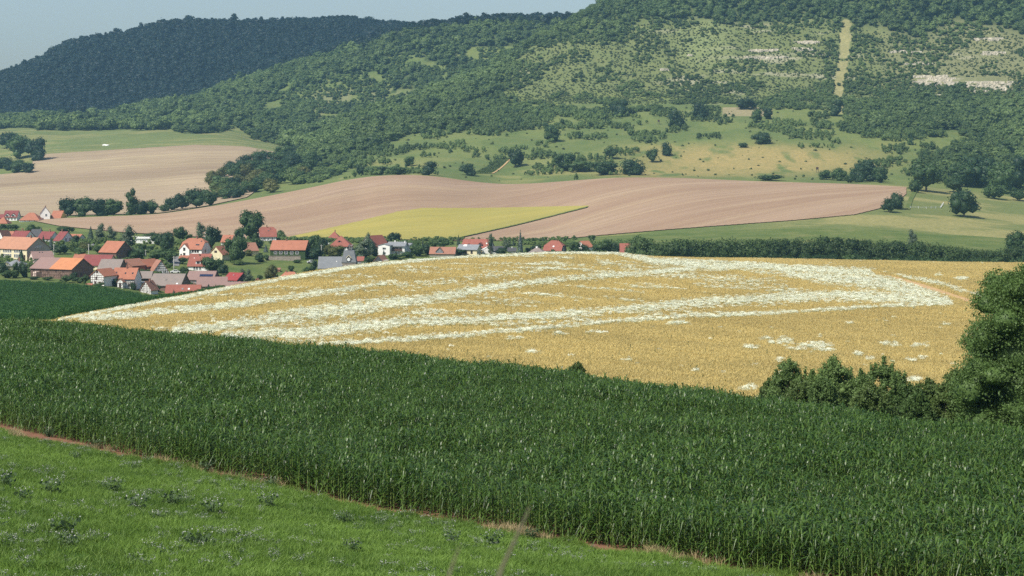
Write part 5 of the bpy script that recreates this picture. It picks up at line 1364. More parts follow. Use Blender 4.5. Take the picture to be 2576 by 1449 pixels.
h.skylight(.2, .35, w=.8, h=.9, mat='white'); h.wins('r', [-.8, .6], [2.2], .7, 1.6); h.chimney(1.2, .95, h=.4)
h = B('house', 4, 1830, 560, 120, 75, 155, 8, 35, 'x', 'gable', 'white', 'orange', 'the little orange roof between bushes', 'little half-timbered house with bright orange roof between bushes'); h.timber('l', 4, 4, bw=.18, z0=.2)
h = B('house', 4, 2385, 640, 190, 60, 195, 9, 0, 'x', 'gable', 'brick', 'red', 'the red roof beside the tall hedge trees', 'plain red roof against the tall hedgerow tree'); h.chimney(1, .95, h=.4)
x_, y_ = 1735, 652; p = ground(x_, y_, 740, 900)
h = House('ruin', (p.x, p.y, p.z), 0, 11, 5, 2.6, 2.7, 'x', 'flat', 'brick', 'brick'); tag(h.root, 'low red brick building peeping over the grain by the hedgerow', 'building'); BUILT.append((1735, 645, 'the low brick building'))
h.wins('f', [-2, -.8, 1.8], [1.9], .7, .6); mobj('chimney', boxmesh(('chx',), [(-.25, .25, -.25, .25, 0, 1.0)], [M['brick']], 'chimney'), h.roof, (5, 0, 2.9))

# --- utility poles, lamp, cars, blinds, fence
def pole(zone, zx, zy, top, ref, lamp=False, arms=False):
    x, y = zc(zone, zx, zy); p = ground(x, y, float(Yc('F', x)) * 1.08, 1085); s = p.y / F / 5.829; H = (zy - top) * s
    t = empty('utility_pole', p); mb = MB(); mb.bar((0, 0, -.5), (0, 0, H), .34, n=6, taper=.65); mobj('post', mb.mesh('post', [M['concrete']]), t)
    if lamp:
        mb = MB(); mb.bar((0, 0, H - .3), (1.7, -.3, H + .3), .12); mb.box(1.4, 2.3, -.5, -.1, H + .22, H + .42); mobj('lamp_head', mb.mesh('lamp_head', [M['concrete']]), t)
    else:
        mb = MB(); mb.box(-.6, .6, -.06, .06, H - .5, H - .36); mobj('cross_arm', mb.mesh('cross_arm', [M['concrete']]), t)
    tag(t, 'pale concrete %s %s' % ('street lamp' if lamp else 'utility pole', ref), 'street lamp' if lamp else 'utility pole')
for a in [(1, 790, 835, 680, 'before the dark red house with the bright gable'), (1, 1300, 825, 678, 'by the black-roofed hut'), (1, 2135, 862, 765, 'in the orchard below the long white building'), (1, 2550, 1045, 860, 'beside the street near the lattice gable'), (1, 690, 800, 690, 'next to the blue spruce behind the school'),
          (2, 800, 610, 500, 'in front of the trees behind the white villa', True), (2, 1370, 620, 520, 'under the big lime tree'), (3, 205, 880, 690, 'beside the white wing of the red pyramid-roofed house'), (3, 935, 900, 790, 'behind the brown shed roof'), (3, 1318, 790, 640, 'in front of the white modern house')]:
    pole(*a)
def car(zone, zx, zy, mat, label, rz=0):
    x, y = zc(zone, zx, zy); p = ground(x, y, 700, 1085); t = empty('parked_car', (p.x, p.y, p.z + .1), rz); tag(t, label, 'car')
    V = [(-2.1, .35), (-2.1, .85), (-1.9, 1.0), (-1.2, 1.05), (-.7, 1.5), (.9, 1.5), (1.5, .98), (2.1, .85), (2.15, .35)]; n = len(V)
    mb = MB(); mb.add([(a, -.85, b) for a, b in V] + [(a, .85, b) for a, b in V], [tuple(range(n)), tuple(range(2 * n - 1, n - 1, -1))] + [(i, n + i, n + (i + 1) % n, (i + 1) % n) for i in range(n)])
    mobj('body', mb.mesh('body', [M[mat]]), t)
    mb = MB(); mb.box(-.75, .95, -.87, .87, 1.05, 1.4); mobj('window', mb.mesh('window', [M['glass']]), t)
    for a in (-1.35, 1.35):
        for b in (-.8, .8):
            mb = MB(); mb.bar((0, -.1, 0), (0, .1, 0), .62, n=12); mobj('wheel', mb.mesh('wheel', [M['rubber']]), t, (a, b, .33))
car(2, 360, 1112, 'carpaint', 'white car parked beside the lattice gable', .2)
car(2, 2360, 965, 'carsilver', 'silver car parked on the lane before the church', .3)
def blind(x, y, Ya, Yb, label, h=4.5):
    p = ground(x, y, Ya, Yb); t = empty('hunting_blind', p); tag(t, label, 'hunting blind')
    mb = MB(); mb.box(-.9, .9, -.9, .9, h - 2.1, h - .2); mobj('cabin', mb.mesh('cabin', [M['wood']]), t)
    mb = MB(); mb.box(-1.1, 1.1, -1.1, 1.1, h - .2, h); mobj('roof', mb.mesh('roof', [M['brown']]), t)
    for a in (-.8, .8):
        for b in (-.8, .8):
            mb = MB(); mb.bar((0, 0, -.3), (a * .0 , 0, h - 2.1), .14); mobj('leg', mb.mesh('leg', [M['wood']]), t, (a, b, 0))
blind(2056, 434, 1440, 1700, 'dark wooden hunting blind on stilts above the worked field')
blind(1657, 313, 1700, 2000, 'small weathered hunting blind alone on the upper grassy slope')
# white rail fence on the right-hand meadow
def fence(pts, label):
    P = [ground(x, y, 1090, 1420) for x, y in pts]; t = empty('pasture_fence', P[0]); tag(t, label, 'fence')
    for a, b in zip(P[:-1], P[1:]):
        n = max(1, int((b - a).length / 5))
        for i in range(n):
            q = a.lerp(b, i / n); q.z = zat(q.x, q.y); q2 = a.lerp(b, (i + 1) / n); q2.z = zat(q2.x, q2.y)
            mb = MB(); mb.box(-.1, .1, -.1, .1, -.2, 1.3); mobj('post', mb.mesh('post', [M['frame']]), t, q - P[0])
            mb = MB(); mb.bar((0, 0, 1.1), (q2 - q) + Vector((0, 0, 1.1)), .12); mb.bar((0, 0, .6), (q2 - q) + Vector((0, 0, .6)), .12); mobj('rail', mb.mesh('rail', [M['frame']]), t, q - P[0])
fence([(2290, 524), (2330, 525), (2366, 524), (2374, 512)], 'pale rail fence on the green paddock below the hillside')
# white slab in the left meadow
p = ground(266, 366, 1700, 2080); mb = MB(); mb.box(-3.0, 3.0, -2.2, 2.2, -1, .7)
o = mobj('stone_slab', mb.mesh('stone_slab', [M['white']]), loc=p, rot=(R(8), R(8), R(-20))); tag(o, 'white slab lying in the green meadow under the back wood', 'slab')
# ------------------------------------------------------------------ single trees
def TK(kind, seeds, n, leaf, mat, lobes, **k):
    return [leaf_cloud('crown', lobes(s), n, leaf, M[mat], seed=s, **k) for s in seeds]
CR = {
 'broad': TK('b', (1, 2, 3, 4), 900, .062, 'leaf_broad', lambda s: lobes_round(s, 9)),
 'dark': TK('d', (5, 6, 7), 900, .062, 'leaf_dark', lambda s: lobes_round(s, 9)),
 'light': TK('l', (8, 9), 800, .066, 'leaf_light', lambda s: lobes_round(s, 8)),
 'olive': TK('o', (10, 11), 900, .062, 'leaf_olive', lambda s: lobes_round(s, 10)),
 'birch': TK('bi', (12, 13, 14), 900, .055, 'leaf_grey', lambda s: lobes_tall(s, 9), core=.7),
 'poplar': TK('p', (15, 16), 800, .05, 'leaf_grey', lambda s: lobes_tall(s, 10), core=.7),
 'tall': TK('t', (17, 18, 19), 900, .058, 'leaf_broad', lambda s: lobes_tall(s, 8)),
 'shrub': TK('s', (20, 21, 22), 600, .085, 'leaf_broad', lambda s: [(0, 0, .4, .42, .42, .42), (.2, .1, .35, .3, .3, .4), (-.22, .05, .4, .28, .28, .42), (.02, -.2, .5, .26, .26, .4)]),
 'conifer': [conifer_mesh('crown', 900, .07, M['leaf_conifer'], s) for s in (30, 31)],
 'spruce': [conifer_mesh('crown', 900, .07, M['leaf_blue'], s) for s in (32, 33)],
 'orchard': TK('or', (40, 41, 42, 43, 44), 260, .10, 'leaf_hill', lambda s: lobes_round(s, 5), core=.72),
 'orchard_dark': TK('od', (45, 46, 47), 260, .10, 'leaf_broad', lambda s: lobes_round(s, 5), core=.72),
 'hedge': TK('h', (50, 51, 52, 53), 800, .07, 'leaf_forest', lambda s: [(0, 0, .45, .45, .45, .5)] + lobes_round(s, 8)),
}
TR = [trunk_mesh('trunk', 80 + i) for i in range(5)]
KIND = {'broad': 'round green tree', 'dark': 'dark green tree', 'light': 'yellow green tree', 'olive': 'olive green round tree', 'birch': 'grey green birch', 'poplar': 'slender pale poplar', 'tall': 'tall green tree', 'shrub': 'leafy bush', 'conifer': 'dark conifer', 'spruce': 'blue grey spruce', 'hedge': 'hedgerow tree'}
USED = {}
def tree(kind, p, w, h, label, name=None, cat=None, group=None, k=None, sink=.0):
    t = empty(name or ('bush' if kind == 'shrub' else 'spruce_tree' if kind in ('spruce', 'conifer') else 'birch_tree' if kind == 'birch' else 'tree'), p, random.uniform(0, 6.28))
    k = random.randrange(len(CR[kind])) if k is None else k
    lowc = 0 if kind in ('conifer', 'spruce', 'shrub', 'poplar') else .13; wm = 1 if kind in ('conifer', 'spruce', 'shrub') else 1.22
    c = mobj('crown', CR[kind][k], t, (0, 0, -lowc * h), None, (w * wm, w * wm, h * (1 + lowc))); c['kind'] = 'stuff'
    mobj('trunk', TR[random.randrange(5)], t, None, None, (h * .8, h * .8, h))
    tag(t, label, cat or ('bush' if kind == 'shrub' else 'tree'), group)
    return t
def auto_label(kind, x, y, w):
    """name a tree by its look and the building it stands nearest to"""
    best = sorted(BUILT, key=lambda b: math.hypot(b[0] - x, (b[1] - y) * 1.6))
    sizes = ['', 'small ', 'large ', 'slim ', 'broad ', 'low ', 'full ']
    s0 = 'large ' if w > 48 else ('small ' if w < 20 else '')
    for bx, by, ref in best[:4]:
        dx, dy = x - bx, y - by
        rel = 'behind' if dy < -6 else ('in front of' if dy > 8 else 'beside')
        for s in [s0] + [q for q in ('', 'slim ', 'broad ') if q != s0]:
            lab = '%s%s %s %s' % (s, KIND[kind], rel, ref)
            if lab not in USED: USED[lab] = 1; return lab, None
    lab = '%s%s %s %s' % (s0, KIND[kind], rel, best[0][2]); return lab, 'greenery round ' + best[0][2]
def vtree(zone, zx, zy, zw, zh, kind):
    x, y = zc(zone, zx, zy); p = ground(x, y, float(Yc('F', x)) * 1.06, 1085)
    zt = (HY - y) / F * p.y
    s = p.y / F / 5.829; w, h = zw * s, zh * s
    # where the foot is hidden behind the crest, stand the tree on the real ground and keep its top
    top = zt + h; h = top - p.z; h = max(h, 1.2)
    lab, grp = auto_label(kind, x, y, w=zw / 5.8)
    wk = {'birch': 1.25, 'poplar': 1.3, 'tall': 1.25, 'conifer': 1.05, 'spruce': 1.05}.get(kind, 1.05)
    tree(kind, p, w * wk, h, lab, group=grp)
VT = [(1,455,560,160,180,'broad'),(1,600,600,140,180,'spruce'),(1,635,790,120,250,'conifer'),(1,745,770,105,210,'spruce'),(1,930,512,190,105,'broad'),(1,1050,500,90,70,'broad'),(1,1330,650,155,240,'conifer'),(1,1470,640,170,250,'birch'),(1,1640,640,150,215,'birch'),
 (1,1870,750,250,330,'birch'),(1,1240,770,180,130,'olive'),(1,1040,790,140,165,'light'),(1,880,830,220,160,'dark'),(1,310,940,170,190,'conifer'),(1,60,1150,220,190,'dark'),(1,340,1170,150,230,'dark'),(1,220,1170,130,220,'tall'),(1,130,1180,200,120,'broad'),(1,40,490,100,115,'dark'),
 (1,980,1245,170,120,'broad'),(1,1085,1225,120,130,'dark'),(1,1180,1250,150,90,'broad'),(1,1255,1260,90,150,'broad'),(1,1700,1300,150,130,'dark'),(1,1460,1300,160,60,'light'),(1,2000,930,300,190,'broad'),(1,1880,860,220,190,'birch'),(1,2290,1375,130,110,'dark'),(1,2215,600,200,90,'broad'),(1,2260,590,60,110,'conifer'),
 (1,1180,880,200,150,'broad'),(1,1100,700,150,150,'dark'),(1,1450,820,160,130,'shrub'),(1,1950,1350,110,120,'dark'),(1,200,440,180,60,'shrub'),(1,120,440,100,60,'shrub'),(1,560,450,60,40,'shrub'),(1,700,1210,180,60,'shrub'),(1,500,1200,180,50,'shrub'),(1,1320,1100,100,100,'shrub'),(1,1560,900,90,80,'shrub'),
 (1,2100,790,120,110,'broad'),(1,2200,800,120,90,'dark'),(1,2430,760,250,260,'dark'),(1,2300,920,220,160,'broad'),(1,2480,960,240,230,'broad'),
 (2,250,830,200,330,'dark'),(2,120,700,200,200,'broad'),(2,430,620,210,200,'broad'),(2,560,640,120,110,'broad'),(2,735,640,140,280,'poplar'),(2,880,770,250,360,'dark'),(2,1000,650,140,160,'tall'),(2,1480,630,340,470,'broad'),(2,1300,650,150,220,'broad'),(2,1250,970,340,420,'broad'),(2,1080,880,120,200,'dark'),
 (2,900,1090,330,230,'broad'),(2,1060,1130,150,170,'dark'),(2,1275,985,170,90,'light'),(2,1440,855,115,100,'olive'),(2,1560,740,220,160,'broad'),(2,1900,625,150,165,'light'),(2,1690,800,100,120,'spruce'),(2,1600,945,150,120,'broad'),(2,1700,920,80,90,'broad'),(2,2060,1085,95,95,'broad'),(2,2240,890,230,190,'dark'),(2,2390,800,190,260,'broad'),(2,2520,820,150,260,'dark'),
 (2,1770,1210,180,240,'olive'),(2,1440,1265,140,200,'birch'),(2,850,1400,140,140,'conifer'),(2,955,1400,110,130,'conifer'),(2,500,1140,120,150,'broad'),(2,470,970,130,110,'broad'),(2,60,1380,110,120,'dark'),(2,280,1030,120,80,'light'),(2,1340,1190,120,140,'birch'),(2,1600,1200,100,80,'shrub'),(2,2300,1120,160,110,'shrub'),(2,1800,700,150,90,'shrub'),(2,340,1420,50,80,'conifer'),(2,2150,960,140,60,'shrub'),
 (3,100,770,120,230,'broad'),(3,225,740,130,170,'broad'),(3,100,900,240,180,'dark'),(3,375,875,280,190,'olive'),(3,740,880,130,170,'broad'),(3,830,900,270,300,'birch'),(3,905,790,130,260,'birch'),(3,960,860,170,200,'dark'),(3,1130,700,120,100,'dark'),(3,1280,660,200,165,'dark'),(3,1420,720,180,110,'hedge'),(3,1560,740,200,130,'hedge'),
 (3,1600,860,220,190,'broad'),(3,1760,840,160,170,'dark'),(3,1300,900,200,90,'broad'),(3,1470,880,180,90,'broad'),(3,1960,740,230,150,'broad'),(3,1850,730,140,100,'broad'),(3,1690,720,50,110,'conifer'),(3,1120,850,60,90,'conifer'),(3,1420,800,60,130,'conifer'),(3,2215,700,75,165,'conifer'),(3,2220,840,210,100,'broad'),(3,880,950,130,90,'shrub'),(3,90,1100,120,190,'dark'),(3,20,1120,110,120,'broad'),(3,1220,910,80,90,'broad'),
 (4,385,600,95,300,'poplar'),(4,610,560,90,170,'birch'),(4,650,540,80,150,'birch'),(4,722,480,60,110,'conifer'),(4,822,600,130,370,'spruce'),(4,920,450,90,85,'broad'),(4,1000,440,90,80,'tall'),(4,1080,440,90,80,'broad'),(4,1155,440,60,105,'conifer'),(4,1060,570,170,120,'dark'),(4,925,590,90,90,'dark'),(4,1460,440,85,105,'broad'),(4,1870,410,110,100,'broad'),(4,1620,600,180,190,'broad'),(4,1760,590,120,140,'dark'),(4,2090,600,250,230,'broad'),(4,2210,600,160,190,'dark'),(4,1940,590,150,140,'broad'),(4,2545,680,190,390,'broad'),(4,540,600,150,110,'dark')]
for v in VT: vtree(*v)
# trees behind the field tip and along the gully (by survey position: x, foot y, width, height)
def ftree(x, y, w, h, kind, label, Ya, Yb, group=None):
    p = ground(x, y, Ya, Yb); s = p.y / F; tree(kind, p, w * s * 1.22, h * s, label, group=group)
for a in [(170,549,42,54,'dark','first of the big dark oaks beside the orange roof'),(208,548,44,50,'broad','broad oak second along the row behind the field tip'),(248,547,42,44,'dark','dark tree third along the row behind the field tip'),(286,547,44,44,'broad','wide tree just before the tallest in the row'),(330,546,34,64,'tall','tallest tree of the row behind the field tip'),
          (355,545,28,40,'dark','low dark tree after the tallest in the row'),(379,544,34,40,'broad','last round tree of the row on the field tip'),(413,534,26,22,'shrub','pale bush at the mouth of the gully'),(432,531,34,38,'dark','first dark tree of the gully clump'),(458,528,40,46,'dark','second dark tree of the gully clump'),(494,524,54,56,'dark','biggest dark tree of the gully clump'),(528,519,34,44,'broad','last green tree of the gully clump')]:
    ftree(*a, 1235, 1420)
r = np.random.default_rng(61)
POLY = [(528, 462), (560, 425), (620, 410), (680, 400), (745, 392), (785, 398), (795, 430), (760, 470), (700, 492), (640, 506), (560, 512), (535, 500)]
def inpoly(x, y, P):
    c = False; j = len(P) - 1
    for i in range(len(P)):
        if (P[i][1] > y) != (P[j][1] > y) and x < (P[j][0] - P[i][0]) * (y - P[i][1]) / (P[j][1] - P[i][1]) + P[i][0]: c = not c
        j = i
    return c
cnt = 0; pts = []
while cnt < 58:
    x, y = r.uniform(525, 800), r.uniform(395, 512)
    if not inpoly(x, y, POLY) or any(math.hypot(x - a, (y - b) * 1.5) < 12 for a, b in pts): continue
    pts.append((x, y)); cnt += 1
    if y > np.interp(x, [530, 640, 800], [514, 500, 458]) - 4: continue
    k = ('dark', 'broad', 'broad', 'light', 'olive')[int(r.integers(0, 5))] if y > 440 else ('dark', 'broad')[int(r.integers(0, 2))]
    sz = r.uniform(26, 42); ftree(x, y, sz, sz * r.uniform(.8, 1.1), k, KIND[k] + ' in the orchard wood filling the gully between the worked fields', 1260, 1880, 'trees of the gully between the worked fields')
for a in [(48,398,54,66,'broad','big pale tree on the green slope at the left edge'),(92,404,44,58,'dark','dark tree leaning over the corner of the far worked field'),(20,428,28,36,'dark','small dark tree low on the slope at the left edge'),(45,434,34,34,'broad','round tree by the corner of the far worked field'),(70,436,30,30,'dark','dark bush-like tree at the corner of the far worked field'),(5,424,26,30,'broad','tree cut by the left picture edge above the far worked field'),(676,398,22,16,'tall','small pointed tree on the far edge of the worked field'),(20,372,40,44,'dark','dark tree under the wood at the left picture edge')]:
    ftree(*a, 1340, 2060)
# hedgerow along the right-hand valley
r = np.random.default_rng(62); x = 1598
nn_ = 0
while x < 2640:
    w = r.uniform(30, 46); topy = np.interp(x, [1600, 1650, 1900, 2130, 2150, 2300, 2450, 2500, 2560, 2640], [594, 602, 599, 597, 600, 606, 624, 628, 612, 606]) + r.uniform(-4, 5)
    yb = float(np.interp(x, [1600, 2000, 2576], [668, 660, 668])); p = ground(x, yb, 850, 990); s = p.y / F; h = (HY - topy) / F * p.y - p.z
    tree('hedge', p, w * s * 1.25, max(h, 4), 'bushy tree in the long dense hedgerow behind the grain field', name='hedgerow_tree', group='trees of the long hedgerow behind the grain field'); x += w * .55; nn_ += 1
for j in range(26):                      # front row of lower growth
    x = 1640 + j * 38 + r.uniform(-10, 10); p = ground(x, 662, 820, 870); s = p.y / F
    tree('shrub', p, r.uniform(34, 54) * s, r.uniform(22, 34) * s, 'low bush at the foot of the long hedgerow', group='bushes at the foot of the long hedgerow')
ftree(2296, 640, 26, 62, 'poplar', 'slim tree rising above the right part of the hedgerow', 850, 1000)
ftree(2555, 640, 44, 62, 'broad', 'large tree at the right end of the hedgerow', 900, 1060)
# single trees on the lower hillside
ST = [(1080,441,38,36,'dark','round dark tree on the crest of the worked field'),(1178,441,32,30,'dark','round tree beside the garden rows'),(1296,420,34,50,'dark','upright tree above the garden rows'),(1388,356,40,42,'broad','round tree in the middle of the grassy slope'),(1700,322,42,50,'dark','shapely tree on the open green slope'),(1760,298,42,44,'dark','dark cone-like tree at the wood edge'),(1676,392,26,38,'dark','small dark upright tree by the dry grass'),
      (1560,292,44,42,'dark','dark tree clump on the upper slope'),(1420,430,50,48,'broad','broad tree above the hollow of the worked field'),(1468,432,50,34,'broad','wide bush right of the hollow'),(1520,440,60,36,'broad','long bush on the field edge'),(1590,440,60,44,'dark','tall bush mass on the field edge'),(1540,400,28,38,'broad','tree in the orchard slope'),(1640,408,26,36,'broad','tree at the corner of the dry grass'),
      (1878,275,42,30,'dark','dark bush above the bare patch'),(1904,308,26,36,'broad','narrow tree beside the bare patch'),(1930,300,24,30,'dark','small tree right of the bare patch'),(1918,362,40,32,'dark','dark bush alone over the dry grass'),(1870,371,24,14,'shrub','flat low bush on the dry grass edge'),(1935,454,70,16,'shrub','long low bramble mound at the field edge'),(2075,452,30,26,'broad','bush beside the hunting blind'),
      (2108,455,32,34,'broad','second bush along the field corner'),(2140,460,30,24,'shrub','low shrub before the dark oak'),(2182,456,60,62,'dark','dark spreading oak at the field corner'),(2160,458,34,40,'dark','dark tree at the foot of the spreading oak'),(2215,460,34,44,'broad','tree on the right flank of the spreading oak'),
      (2330,482,66,92,'broad','large tree with tapering top by the paddock'),(2302,484,30,36,'shrub','bush at the foot of the large paddock tree'),(2425,546,56,78,'dark','solid dark oak standing alone on the right meadow'),(2236,534,30,40,'dark','dark leaning tree at the end of the worked field'),(2256,526,30,46,'dark','taller dark tree at the end of the worked field'),
      (2420,470,56,66,'broad','tree above the paddock fence'),(2460,470,70,88,'dark','big dark tree in the right-hand wood edge'),(2520,486,60,80,'broad','spreading tree in the right-hand wood edge'),(2400,484,40,44,'broad','round tree at the paddock top'),(2560,480,60,90,'dark','tall dark tree cut by the right picture edge'),(2500,500,50,44,'shrub','bushes below the right-hand wood'),(2560,505,40,36,'shrub','bush at the right picture edge'),
      (1030,418,24,26,'broad','small tree on the slope left of the crest tree'),(905,440,24,26,'dark','bush at the upper end of the worked field'),(935,440,34,24,'broad','hedge bush on the field crest'),(1000,440,44,22,'broad','hedge bushes before the crest tree'),(960,440,30,22,'dark','dark hedge bush on the field crest'),(2105,292,34,42,'dark','dark tree crossing the mown strip'),(2110,215,10,10,'shrub','tiny bush on the mown strip'),(2108,178,9,9,'shrub','upper tiny bush on the mown strip')]
for a in ST:
    lo = 1405 if a[0] < 2060 else 1300
    if a[0] > 2230 and a[1] > 500: lo = 1150
    ftree(*a, lo, 2560 if a[1] < 300 else 1900)
# orchard trees seen one by one
sizes = lambda h: 'large' if h > 6 else ('middling' if h > 4.2 else 'small')
ORCH_N = 0
for i, (X_, Y_, Z_, h_) in enumerate(ORCHARD):
    if i >= 230: break
    sx = CX + F * X_ / Y_; sy = HY - Z_ / Y_ * F
    if any(abs(sx - a[0]) < a[2] * .6 and abs(sy - a[1]) < a[3] * .7 for a in ST): continue
    k = 'orchard_dark' if random.random() < .35 else 'orchard'; tone = 'dark' if k == 'orchard_dark' else 'green'
    zone = ('above the dry grass' if sx > 1650 and sy < 385 else 'by the hunting blind' if sx > 1900 else 'in the orchard over the garden rows' if 1150 < sx < 1400 else 'on the slope above the crest tree' if sx <= 1150 else 'in the orchard above the field hollow')
    lab = '%s %s fruit tree %s' % (sizes(h_), tone, zone); hh = h_ * 1.25
    tree(k, (X_, Y_, Z_), hh * random.uniform(.85, 1.15), hh, lab, name='fruit_tree', group='fruit trees ' + zone); ORCH_N += 1
rest = ORCHARD[230:]
if rest:
    A = np.array(rest); n = len(A); r = np.random.default_rng(63); scatter('orchard_saplings', A[:, :3], r.uniform(0, 6.28, n), A[:, 3] * 1.1, r.integers(0, 8, n), HST, 'small fruit trees and saplings on the grassy slope')
# undergrowth filling the village gardens
X, Y, Z, sx, sy, r = sample(-120, 1640, 700, 1085, 30000, 405)
m = (Y > Yc('F', sx) * 1.05) & (sx < 1640) & (sy < 742) & (sy > 575) & (fbm(X / 22, Y / 30, 66, 3) > .54) & ~((sy < 606) & (sx > 60) & (sx < 520)) & thin_out(X, Y, r, 3.2)
inhouse = np.zeros(len(X), bool)
for o in list(scene.objects):
    if o.get('category') and o.type == 'EMPTY' and o.parent is None and o.location.y > 650 and o.location.y < 1100 and any(c.name.startswith('wall') for c in o.children):
        bb = [c for c in o.children if c.name.startswith('wall')][0].data; xs_ = [v.co.x for v in bb.vertices]; ys_ = [v.co.y for v in bb.vertices]
        ca, sa = math.cos(-o.rotation_euler.z), math.sin(-o.rotation_euler.z); dx = X - o.location.x; dy = Y - o.location.y
        lx = dx * ca - dy * sa; ly = dx * sa + dy * ca
        inhouse |= (lx > min(xs_) - 1) & (lx < max(xs_) + 1) & (ly > min(ys_) - 2.2) & (ly < max(ys_) + 1)
clear = (sx > 610) & (sx < 790) & (sy > 655) & (sy < 700)
m &= ~inhouse & ~(clear & (r.uniform(0, 1, len(X)) < .9)) & ~((sx > 425) & (sx < 450) & (sy > 640))
n = m.sum(); h = r.uniform(.8, 2.8, n); w = h * r.uniform(1.1, 1.7, n)
scatter('village_undergrowth', np.stack([X, Y, Z - .2], -1)[m], r.uniform(0, 6.28, n), np.stack([w, w, h], -1), r.integers(0, 8, n), HST, 'garden shrubs and undergrowth between the village houses')
# garden rows on the slope
for k in range(7):
    f0 = k / 6; a = ground(1196 + f0 * 36, 436, 1520, 1800); b = ground(1258 + f0 * 22, 399, 1520, 1800); n = 30
    P = np.array([a.lerp(b, i / n)[:] for i in range(n)]); P[:, 2] = zfun(P[:, 0], P[:, 1]); rr = np.random.default_rng(k)
    o = scatter('vegetable_row', P, rr.uniform(0, 6.28, n), rr.uniform(1.2, 2.0, n), rr.integers(0, 8, n), HST, 'one planted green row of the garden plot on the slope')

# limestone ledges
def outcrop(x0, x1, y, hpx, Ya, Yb, label, seed, tiers=4):
    rr = random.Random(seed); t = None; n = max(3, int((x1 - x0) / 7))
    xc = (x0 + x1) / 2; base = ground(xc, y, Ya, Yb); t = empty('limestone_outcrop', base); tag(t, label, 'rock outcrop')
    for k in range(tiers):
        yy = y + hpx * (.5 - (k + .5) / tiers); x = x0 + rr.uniform(0, 14)
        while x < x1:
            wpx = min(rr.uniform(8, 30), x1 - x0)
            # the face thins out towards its ends
            if rr.random() < .95 - .4 * abs((x - xc) / (x1 - x0)) * 2:
                p = ground(x + wpx / 2, yy, Ya, Yb); s = p.y / F; hh = hpx / tiers * s * rr.uniform(.7, 1.1); ww = wpx * s * .5; dd = rr.uniform(1.0, 2.2)
                m_ = 5; V = []
                for z in (-1.2, hh):
                    for i in range(m_ + 1): V.append((-ww + 2 * ww * i / m_, -dd - rr.uniform(0, .8), z + (rr.uniform(-.25, .25) if z > 0 else 0)))
                    for i in range(m_ + 1): V.append((ww - 2 * ww * i / m_, dd + 1.5, z))
                q = 2 * (m_ + 1); Fc = [tuple(range(q - 1, -1, -1)), tuple(range(q, 2 * q))] + [(i, (i + 1) % q, q + (i + 1) % q, q + i) for i in range(q)]
                mobj('ledge', py_mesh('ledge', V, Fc, [M['rock']]), t, p - base, (0, 0, rr.uniform(-.12, .12)))
            x += wpx * rr.uniform(.75, 1.15)
UPP = (1950, 2560)
outcrop(2296, 2350, 205, 26, *UPP, 'pale blocky left end of the long limestone cliff', 1, 6)
outcrop(2352, 2392, 207, 32, *UPP, 'pale middle block of the long limestone cliff', 2, 6)
outcrop(2395, 2540, 220, 27, *UPP, 'long right part of the limestone cliff', 3, 6)
outcrop(2325, 2375, 248, 16, *UPP, 'rubble patch below the limestone cliff', 4, 4)
outcrop(2545, 2590, 278, 20, *UPP, 'pale rock at the right edge of the hill', 5, 4)
outcrop(1995, 2050, 108, 7, *UPP, 'thin ledge beside the mown strip', 6, 2)
outcrop(1985, 2045, 125, 8, *UPP, 'lower thin ledge beside the mown strip', 7, 2)
outcrop(1880, 1950, 128, 6, *UPP, 'ledge across the middle of the dry slope', 8, 2)
outcrop(1870, 1975, 146, 6, *UPP, 'long lower ledge on the middle of the dry slope', 9, 2)
outcrop(2230, 2300, 130, 6, *UPP, 'flat ledge right of the mown strip', 10, 2)
outcrop(2250, 2340, 160, 5, *UPP, 'faint ledge over the limestone cliff', 11, 2)
outcrop(2430, 2500, 100, 7, *UPP, 'highest ledge at the right of the hill', 12, 2)
outcrop(2440, 2520, 135, 8, *UPP, 'second highest ledge at the right of the hill', 13, 2)
outcrop(1700, 1735, 138, 5, *UPP, 'small ledge at the left of the dry slope', 14, 2)
outcrop(1640, 1720, 176, 4, *UPP, 'broken stones on the left of the dry slope', 15, 1)
outcrop(1190, 1202, 158, 14, 2150, 2720, 'small pale rock face in the back wood', 16, 3)

# ------------------------------------------------------------------ big tree and bushes at the end of the maize
def plume_bush(name, p, w, h, n, leaf, mat, seed, label, cat='bush'):
    rr = np.random.default_rng(seed); L = []
    k = 11
    for i in range(110):
        a = rr.uniform(0, 6.28); z = rr.uniform(.06, .93); q = w * .46 * min(1, (1.02 - z) / .62) ** .62 * math.sqrt(rr.random())
        L.append((math.cos(a) * q, math.sin(a) * q, h * z, w * (.045 + .07 * (1 - z)), w * (.045 + .07 * (1 - z)), w * (.06 + .07 * (1 - z))))
    for i in range(12):
        a = rr.uniform(0, 6.28); q = w * rr.uniform(0, .36); zt = 1.0 - (q / w) ** 1.5 * rr.uniform(.9, 1.9)
        for dz in (-.12, -.06, 0): L.append((math.cos(a) * q, math.sin(a) * q, h * (zt + dz), w * (.03 - dz * .15), w * (.03 - dz * .15), h * .05))
    t = empty(name, p, 0); tag(t, label, cat)
    tag(mobj('foliage', leaf_cloud('foliage', L, n, leaf, M[mat], .62, .12, seed, .5, (.5, 1.5)), t), kind='stuff')
    mb = MB()
    for i in range(6):
        a = i * 1.1; mb.bar((0, 0, -.3), (math.cos(a) * w * .2, math.sin(a) * w * .2, h * .7), .08, n=5, taper=.3)
    mobj('stem', mb.mesh('stem', [M['bark']]), t)
def nplace(x, Y): X = (x - CX) / F * Y; return Vector((X, Y, zat(X, Y)))
